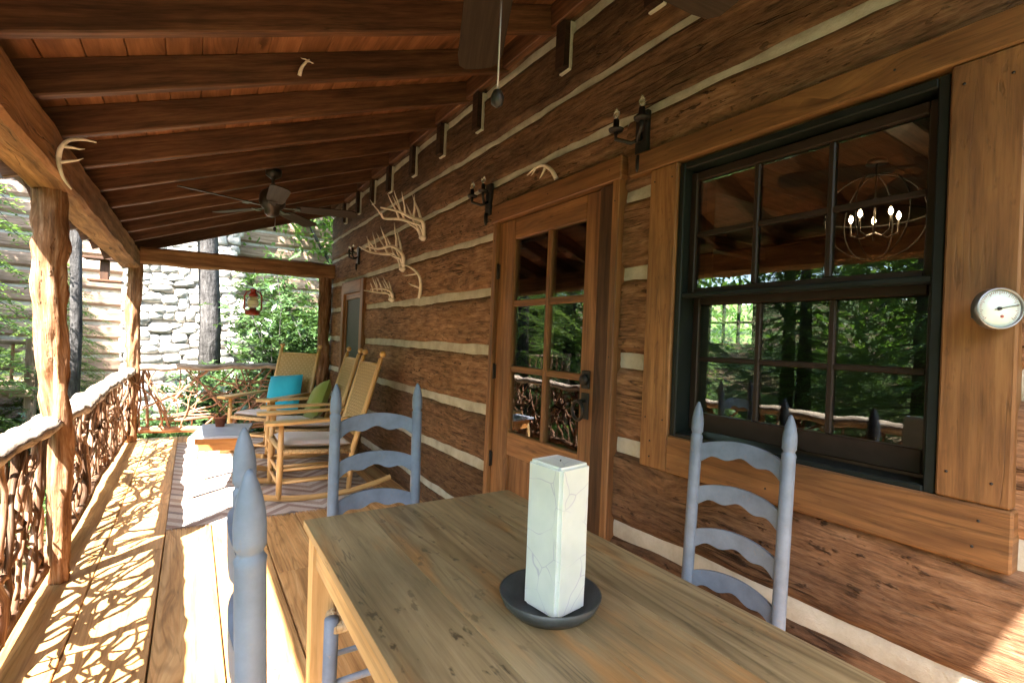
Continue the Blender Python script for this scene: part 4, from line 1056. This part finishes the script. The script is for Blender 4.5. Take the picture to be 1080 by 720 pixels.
for k in range(5):
    a = 2 * math.pi * k / 5 + .4; x, y = CX + .13 * math.cos(a), CY + .13 * math.sin(a)
    m = MB(); m.tube([(CX, CY, CZ - .10), (CX + .07 * math.cos(a), CY + .07 * math.sin(a), CZ - .13), (x, y, CZ - .10), (x, y, CZ - .02)], .006, 6); am = m.build('candle_arm', M['bronze'], CH)
    m = MB(); m.lathe([(.004, 0), (.0115, .016), (.010, .030), (.003, .046), (0, .049)], 10, Matrix.Translation((x, y, CZ - .015))); m.build('lit_bulb', M['bulb'], am)

# ---------------------------------------------------------------- the neighbouring cabin with its stone chimney
NY = 13.2
NC = thing('neighbour_cabin', 'weathered log cabin with a big fieldstone chimney, beyond the porch end', 'cabin', (-.6, NY, GZ))
m = MB(); z = GZ - .2; k = 0
while z < 4.0:
    m.hewn((-5.2, NY, z + .15), (3.4, NY, z + .15), .26, .27, .016, .25, rnd=.05, freq=2); z += .335
m.build('log_wall', M['oldlog'], NC)
m = MB(); m.box((-5.15, NY - .06, GZ - .3), (3.35, NY + .10, 4.0), bev=0); m.build('chinking', M['chink'], NC)
m = MB()
for i in range(34):
    x0 = -5.15 + i * .25; zt = 6.6 - abs(x0 + .125 + .4) * .55
    if zt > 4.02: m.box((x0, NY - .09, 4.0), (x0 + .246, NY + .04, zt), bev=.006)
m.build('gable_boards', M['greywood'], NC)
m = MB()
for s in (-1, 1): m.grid(lambda u, v, s=s: (-.4 + s * 5.6 * u, NY - .6 + 5 * v, 6.75 - 3.05 * u), 1, 1)
m.build('roof', M['greywood'], NC)
chm = MB(); chm.box((-1.12, NY - .75, GZ - .3), (.72, NY - .1, 7.5), bev=.02); cho = chm.build('chimney', M['mortar'], NC, label='sunlit fieldstone chimney')
st = MB()
def ico():
    bm = bmesh.new(); bmesh.ops.create_icosphere(bm, subdivisions=2, radius=1.0); v = [x.co.copy() for x in bm.verts]; f = [[q.index for q in p.verts] for p in bm.faces]; bm.free(); return v, f
IV, IF = ico()
def stone(c, sx, sy, sz):
    sd = random.uniform(0, 99); V = []
    for v in IV:
        q = Vector((abs(v.x) ** .45 * math.copysign(1, v.x), abs(v.y) ** .8 * math.copysign(1, v.y), abs(v.z) ** .45 * math.copysign(1, v.z)))
        q *= 1 + .34 * nz(v.x * 1.1 + sd, v.y * 1.3, v.z * 1.1) + .12 * nz(v.x * 3 + sd, v.y * 3, v.z * 3)
        V.append(Vector(c) + Vector((q.x * sx, q.y * sy, q.z * sz)))
    st.add(V, IF, [[(0, 0)] * 3 for _ in IF], True)
for face in ('f', 'l', 'r'):
    lo, hi = (-1.12, .72) if face == 'f' else (NY - .75, NY - .15); z = GZ
    while z < 7.4:
        h = random.uniform(.10, .25); u = lo + random.uniform(-.1, .05)
        while u < hi:
            w_ = random.uniform(.16, .46); zz = z + h / 2 + random.uniform(-.05, .05)
            if face == 'f': stone((u + w_ / 2, NY - .75, zz), w_ / 2 * 1.06, random.uniform(.06, .11), h / 2 * random.uniform(.95, 1.35))
            else: stone((-1.12 if face == 'l' else .72, u + w_ / 2, zz), .085, w_ / 2 * .96, h / 2)
            u += w_
        z += h
st.build('fieldstones', M['stone'], cho)

# deck fence far left
DF = thing('deck_fence', 'pale picket railing of a deck in the trees, far left behind the near post', 'fence', (-3.0, 9.6, GZ))
m = MB(); m.box((-4.6, 9.57, 1.03), (-1.85, 9.65, 1.08), bev=.006); m.build('top_rail', M['oldlog'], DF)
m = MB(); m.box((-4.6, 9.58, .46), (-1.85, 9.64, .51), bev=.006); m.build('bottom_rail', M['oldlog'], DF)
m = MB(); m.box((-4.6, 9.5, .30), (-1.85, 12.0, .40), bev=.006); m.build('deck', M['oldlog'], DF)
for k in range(17):
    x = -4.5 + k * .16; m = MB(); m.bar((x, 9.61, .51), (x + random.uniform(-.01, .01), 9.61, 1.03), .035, .035, (0, 1, 0)); m.build('picket', M['palewood'], DF)
for x in (-4.5, -3.2, -1.9):
    m = MB(); m.box((x - .06, 9.55, GZ - .2), (x + .06, 9.67, 1.12), bev=.008); m.build('fence_post', M['oldlog'], DF)

# bird feeder hanging outside the corner
BFy = 8.0
BF = thing('bird_feeder', 'dark wooden bird feeder hung outside the far corner of the porch', 'bird feeder', (-.94, BFy, 1.88))
m = MB(); m.box((-1.15, BFy - .13, 2.155), (-.75, BFy + .13, 2.185), bev=.006); m.build('feeder_roof', M['darktrim'], BF)
m = MB(); m.box((-.99, BFy - .05, 1.915), (-.90, BFy + .05, 2.154), bev=.006); m.build('seed_box', M['darktrim'], BF)
m = MB(); m.box((-1.10, BFy - .12, 1.885), (-.76, BFy + .12, 1.914), bev=.006); m.build('tray', M['rafter'], BF)
m = MB(); m.tube([(-.945, BFy, 2.185), (-.93, BFy - .25, 2.29), (-.92, 7.50, 2.31)], .004, 6); m.build('hanger', M['iron'], BF)

# ---------------------------------------------------------------- trees and shrubs
def unit(a): return a / np.linalg.norm(a, axis=-1, keepdims=True)
def quads(c, d, up, L, Wd):
    """leaf diamonds: centre-base c, direction d, side from up"""
    s = unit(np.cross(d, up)) * Wd[:, None]; L = L[:, None]
    return np.stack([c, c + d * L * .45 + s, c + d * L, c + d * L * .45 - s], 1)
def hemlock(h, r, seed, nb=80, low=.08):
    rs = np.random.RandomState(seed); V = []; tubes = MB()
    tubes.tube([(0, 0, 0), (.03, 0, h * .5), (0, .03, h)], [h * .022 + .03, h * .013 + .02, .012], 9)
    for i in range(nb):
        f = low + (1 - low) * (i + rs.rand()) / nb; z = h * f; a = i * 2.4 + rs.rand() * .6
        L = r * (1 - f) ** .75 * (.7 + .5 * rs.rand()) + .15
        n = max(6, int(L * 9)); t = np.linspace(.12, 1, n)
        dirv = np.array([math.cos(a), math.sin(a), 0]); droop = .28 + .2 * rs.rand(); side = np.array([-math.sin(a), math.cos(a), 0])
        br = np.array([0, 0, z])[None] + dirv[None] * (L * t)[:, None] + np.array([0, 0, 1.0])[None] * (L * (.18 * t - droop * t * t * 1.6))[:, None]
        tubes.tube([(0, 0, z)] + [tuple(br[int(k)]) for k in np.linspace(0, n - 1, 4)], [.012 + L * .006, .01 + L * .004, .008, .005, .002], 5)
        for k in range(n):
            for s in (-1, 1):
                tl = L * .42 * (1 - .75 * t[k]) * (.6 + .7 * rs.rand()) + .08; m_ = max(4, int(tl / .035)); u = np.linspace(.1, 1, m_)
                td = unit((dirv * (.55 + .3 * rs.rand()) + side * s + np.array([0, 0, -.15 - .3 * rs.rand()]))[None])[0]
                p = br[k][None] + td[None] * (tl * u)[:, None] + np.array([0, 0, -1.0])[None] * (tl * .25 * u * u)[:, None]
                for ss in (-1, 1):
                    nd = unit(td[None] * .6 + np.cross(td, [0, 0, 1.0])[None] * ss + rs.normal(0, .25, (m_, 3)))
                    V.append(quads(p, nd, np.array([0, 0, 1.0])[None] + rs.normal(0, .35, (m_, 3)), .075 * (.7 + .6 * rs.rand(m_)), np.full(m_, .013)))
    V = np.concatenate(V); return V, tubes
def shrub(h, r, seed, n=420, leaf=.11, aspect=.30):
    rs = np.random.RandomState(seed); V = []; tubes = MB()
    tips = []
    for i in range(26):
        a = rs.rand() * 6.28; e = np.array([math.cos(a) * r * rs.rand() ** .6, math.sin(a) * r * rs.rand() ** .6, h * (.45 + .5 * rs.rand())])
        mid = e * np.array([.45, .45, .55]) + rs.normal(0, .08, 3); tubes.tube([(0, 0, 0), tuple(mid), tuple(e)], [.022, .014, .005], 5); tips.append((mid, e))
    for i in range(n):
        mid, e = tips[rs.randint(len(tips))]; c = mid + (e - mid) * rs.rand() ** .5 + rs.normal(0, [r * .17, r * .17, h * .09])
        k = 7; a = np.linspace(0, 6.28, k, endpoint=False) + rs.rand(); up = unit(np.array([0, 0, 1.0]) + rs.normal(0, .4, 3))
        x = unit(np.cross(up, [0, 1, .2])); y = np.cross(up, x)
        d = unit(x[None] * np.cos(a)[:, None] + y[None] * np.sin(a)[:, None] + up[None] * rs.uniform(-.35, .35, k)[:, None])
        V.append(quads(np.repeat(c[None], k, 0), d, up[None] + rs.normal(0, .2, (k, 3)), leaf * (.45 + .85 * rs.rand(k)), np.full(k, leaf * aspect * .5)))
    return np.concatenate(V), tubes
def broadleaf(h, r, seed, n=1500, leaf=.12, trunk=.12, crown=.45):
    rs = np.random.RandomState(seed); V = []; tubes = MB()
    tubes.tube([(0, 0, -.3), (.05, .02, h * .4), (-.04, .05, h * .8)], [trunk, trunk * .75, trunk * .35], 10); limbs = []
    for i in range(14):
        f = crown * .85 + (1 - crown * .85) * rs.rand() * .8; a = i * 2.4; e = np.array([math.cos(a) * r * (.5 + .5 * rs.rand()), math.sin(a) * r * (.5 + .5 * rs.rand()), h * min(1, f + .1 + .15 * rs.rand())])
        s = np.array([0, 0, h * f * .8]); tubes.tube([tuple(s), tuple(s * .5 + e * .5 + rs.normal(0, .1, 3)), tuple(e)], [trunk * .4, trunk * .25, .01], 6); limbs.append((s, e))
    for i in range(n):
        s, e = limbs[rs.randint(14)]; c = s + (e - s) * (.45 + .6 * rs.rand()) + rs.normal(0, [r * .16, r * .16, h * .05]); k = 6
        d = unit(rs.normal(0, 1, (k, 3)) + np.array([0, 0, -.3])); cc = c[None] + rs.normal(0, .10, (k, 3))
        V.append(quads(cc, d, np.array([0, 0, 1.0])[None] + rs.normal(0, .5, (k, 3)), leaf * (.7 + .6 * rs.rand(k)), np.full(k, leaf * .27)))
    return np.concatenate(V), tubes
def plant(name, gen, mat, label, cat, loc, group, bark='trunk', parts=('crown', 'trunk')):
    t = thing(name, label, cat, (0, 0, 0), 0, group); V, tb = gen
    np_mesh(parts[0], V, mat, t); tb.build(parts[1], M[bark], t); t.location = loc; return t
def G(x, y): return gheight(x, y) - .05
HG = 'hemlock trees beside the porch'; SG = 'rhododendron shrubs beyond the porch end'
hA = plant('hemlock_tree', hemlock(5.6, 2.1, 1, 90, .06), M['hemlock'], 'wide feathery hemlock outside the near railing, seen in the door glass', 'tree', (-3.9, 6.6, G(-3.9, 6.6)), HG)
hB = plant('hemlock_tree', hemlock(7.5, 2.5, 2, 105, .10), M['hemlock'], 'tall feathery hemlock at the left end of the neighbouring cabin, behind the deck fence', 'tree', (-4.7, 11.4, G(-4.7, 11.4)), HG)
hC = plant('hemlock_tree', hemlock(7.2, 1.45, 3, 62, .12), M['hemlock'], 'slender open hemlock just left of the near bark post, in front of the deck fence', 'tree', (-2.75, 9.0, G(-2.75, 9.0)), HG)
spots = [(hC, -5.2, 10.4, 1.1, 2.0, 'slender hemlock rising behind the deck fence, left of the near bark post'), (hA, -4.4, -.4, 1.0, 2.0, 'hemlock reflected in the big window, beside the near railing'), (hB, -9.2, 4.0, 1.0, 1.0, 'hemlock deeper in the wood, left of the near post'), (hA, -6.4, 1.9, 1.0, 4.0, 'bushy hemlock reflected in the glazed door'),
         (hB, -7.6, 9.6, 1.15, 3.0, 'big hemlock standing behind the deck fence'), (hA, -1.75, 10.6, .55, 5.0, 'small hemlock at the foot of the thin grey trunk'), (hB, -10.5, 7.0, 1.1, 2.4, 'tall hemlock far back in the wood on the left'),
         (hA, -5.5, 0.2, .95, .5, 'hemlock out beyond the near railing'), (hB, -8.8, 1.5, .9, 5.1, 'hemlock at the back of the wood, nearest the camera side')]
for src, x, y, s, a, lab in spots: dup(src, (x, y, G(x, y)), a, lab, s)
sA = plant('rhododendron_shrub', shrub(2.6, 1.0, 5, 1150, .12), M['rhodo'], 'leafy rhododendron behind the lantern', 'shrub', (1.35, 9.3, G(1.35, 9.3)), SG, parts=('foliage', 'stems'))
sB = plant('rhododendron_shrub', shrub(1.7, .8, 6, 700, .12), M['rhodo'], 'low rhododendron at the foot of the grey tree trunk', 'shrub', (.35, 9.2, G(.35, 9.2)), SG, parts=('foliage', 'stems'))
for src, x, y, s, a, lab in [(sA, 2.25, 9.0, 1.05, 1.3, 'tall rhododendron right of the lantern, by the wall corner'), (sA, 1.9, 10.6, 1.35, 2.2, 'highest rhododendron, showing above the far beam'), (sB, -.35, 8.7, .62, 2.0, 'small rhododendron low behind the end railing, left side'),
                             (sB, 1.0, 8.3, .75, 4.0, 'small rhododendron low behind the turquoise pillow rocker'), (sB, -2.3, 7.9, .5, 1.0, 'low green shrub between the near post and the corner post'), (sB, -2.5, 5.0, .7, 3.3, 'low bright shrub outside the near railing'), (sB, -1.5, 8.9, .55, 5.0, 'low shrub below the bird feeder'),
                             (sB, -3.2, 3.4, .8, .3, 'shrub beside the near railing, seen in the glass of the door')]:
    dup(src, (x, y, G(x, y)), a, lab, s)
bA = plant('broadleaf_tree', broadleaf(9.0, 2.8, 8, 2300, .15, .16, .35), M['broad'], 'leafy tree showing above the far beam, right of the chimney', 'tree', (3.6, 13.2, G(3.6, 13.2)), 'broadleaf trees')
for x, y, s, a, lab in [(-8.5, 11.5, 1.15, 1.0, 'broad leafy tree far left behind the deck'), (-11, 3.5, 1.1, 2.0, 'broad leafy tree deep in the wood, reflected in the window'), (5.2, 10.5, .9, 4.0, 'leafy tree hidden mostly by the cabin wall corner'), (-11.5, 8.0, 1.2, 5.0, 'broad leafy tree in the back of the left wood')]:
    dup(bA, (x, y, G(x, y)), a, lab, s)
# two bare trunks near the porch end
def bare(name, label, P, Rr):
    t = thing(name, label, 'tree', (P[0][0], P[0][1], P[0][2]), 0); m = MB(); m.tube(P, Rr, 16)
    m.v = [(v[0] + .02 * nz(v[0] * 7, v[1] * 7, v[2] * 2), v[1] + .02 * nz(v[0] * 7 + 9, v[1] * 7, v[2] * 2), v[2]) for v in m.v]
    m.build('trunk', M['trunk'], t); top = Vector(P[-1]); rs = np.random.RandomState(int(abs(P[0][0]) * 100)); V = []; br = MB()
    for i in range(12):
        a = i * 2.4; s = top + Vector((0, 0, -1.5 * rs.rand())); e = s + Vector((math.cos(a), math.sin(a), .35)) * (1.0 + 1.0 * rs.rand()); br.tube([s, s.lerp(e, .5) + Vector((0, 0, .15)), e], [.05, .03, .01], 6)
        for k in range(60):
            c = np.array(s.lerp(e, .3 + .8 * rs.rand())) + rs.normal(0, .25, 3); d = unit(rs.normal(0, 1, (6, 3))); V.append(quads(np.repeat(c[None], 6, 0) + rs.normal(0, .08, (6, 3)), d, rs.normal(0, 1, (6, 3)), .13 + .05 * rs.rand(6), np.full(6, .035)))
    np_mesh('crown', np.concatenate(V), M['broad'], t); br.build('limbs', M['trunk'], t)
bare('tree', 'grey straight tree trunk in front of the stone chimney', [(.30, 10.4, GZ - .1), (.26, 10.4, 1.5), (.15, 10.4, 3.4), (.05, 10.4, 6.5), (0, 10.4, 13.5)], [.19, .165, .155, .13, .07])
bare('tree', 'thin grey tree trunk between the bird feeder and the near bark post', [(-1.38, 9.1, GZ - .1), (-1.36, 9.1, 1.2), (-1.42, 9.1, 3.0), (-1.45, 9.1, 9.5)], [.085, .075, .065, .04])

# ground cover and far woods: nobody could count them
rs = np.random.RandomState(4); V = []
N = 13000
x = rs.uniform(-7, 5, N); y = rs.uniform(-1, 13, N); ok = (x < -.85) | (y > 7.8); x, y = x[ok], y[ok]
keep = np.array([nz(a * .5, b * .5, 5) > -.12 for a, b in zip(x, y)]); x, y = x[keep], y[keep]
z = np.array([gheight(a, b) for a, b in zip(x, y)]) + rs.uniform(.0, .22, len(x))
for k in range(5):
    d = unit(np.stack([rs.normal(0, 1, len(x)), rs.normal(0, 1, len(x)), rs.uniform(.0, .9, len(x))], 1))
    V.append(quads(np.stack([x, y, z], 1), d, np.array([0, 0, 1.0])[None] + rs.normal(0, .3, (len(x), 3)), rs.uniform(.08, .17, len(x)), np.full(len(x), .026)))
o = np_mesh('ground_cover', np.concatenate(V), M['fern'], kind='stuff'); tag(o, 'low ferns and leaves covering the ground outside the railing', 'ground cover')
V = []
for i in range(210):
    a = rs.uniform(0, 2 * math.pi); 
    rad = rs.uniform(17, 30); cx, cy = 1 + rad * math.cos(a), 4 + rad * math.sin(a)
    if cx > 6 and cy < 12 and cy > -6: continue
    # keep the sun's path to the porch open
    az = math.degrees(math.atan2(cy - 3, cx)); hmax = 7.5 if -165 < az < -105 else 16
    n = 420; top = gheight(cx, cy); hh = rs.uniform(.6, 1.0) * hmax
    c = np.array([cx, cy, top])[None] + np.stack([rs.normal(0, 1.5, n), rs.normal(0, 1.5, n), rs.uniform(0, 1, n) ** .9 * hh], 1)
    c[:, :2] = np.array([cx, cy])[None] + (c[:, :2] - np.array([cx, cy])[None]) * (1.25 - .9 * ((c[:, 2] - top) / hh))[:, None]
    d = unit(rs.normal(0, 1, (n, 3))); V.append(quads(c, d, rs.normal(0, 1, (n, 3)), rs.uniform(.3, .65, n), rs.uniform(.07, .16, n)))
o = np_mesh('far_woods', np.concatenate(V), M['broad'], kind='stuff'); tag(o, 'mass of green woods on the slope behind everything', 'woods')

# ---------------------------------------------------------------- light, camera
sv = Vector((.62, .53, -1.0)).normalized()
sd_ = bpy.data.lights.new('sun', 'SUN'); sd_.energy = 5.0; sd_.angle = R(.5); sd_.color = (1.0, .95, .88)
so = bpy.data.objects.new('sun', sd_); COL.objects.link(so); so.rotation_euler = sv.to_track_quat('-Z', 'Y').to_euler(); so.location = (-6, -6, 12)
w = bpy.data.worlds.new('World'); sc.world = w; w.use_nodes = True
nt = w.node_tree; bg = nt.nodes['Background']; sky = nt.nodes.new('ShaderNodeTexSky'); sky.sky_type = 'NISHITA'; sky.sun_disc = False
sky.sun_elevation = math.asin(-sv.z); sky.sun_rotation = math.atan2(-sv.x, -sv.y); sky.air_density = 1.0; sky.dust_density = 1.5
nt.links.new(sky.outputs[0], bg.inputs[0]); bg.inputs[1].default_value = .125

cd = bpy.data.cameras.new('camera'); cam = bpy.data.objects.new('camera', cd); COL.objects.link(cam); sc.camera = cam
cd.sensor_width = 36; cd.lens = 523.5 / 1080 * 36; cd.clip_start = .05; cd.clip_end = 5000
a, b, c = R(32.8), R(.087), R(2.4)
f = Vector((math.sin(a) * math.cos(b), math.cos(a) * math.cos(b), math.sin(b))); r = Vector((math.cos(a), -math.sin(a), 0)); u = r.cross(f)
r2 = r * math.cos(c) + u * math.sin(c); u2 = u * math.cos(c) - r * math.sin(c)
Mc = Matrix((r2, u2, -f)).transposed().to_4x4(); Mc.translation = (0, 0, 1.35); cam.matrix_world = Mc

sc.view_settings.view_transform = 'Standard'; sc.view_settings.look = 'None'; sc.view_settings.gamma = 1; sc.view_settings.use_curve_mapping = False
sc.view_settings.exposure = 3.65
sc.render.engine = 'CYCLES'
sc.cycles.use_denoising = True; sc.cycles.max_bounces = 10; sc.cycles.diffuse_bounces = 6; sc.cycles.glossy_bounces = 4; sc.cycles.transparent_max_bounces = 24
sc.cycles.sample_clamp_indirect = 12
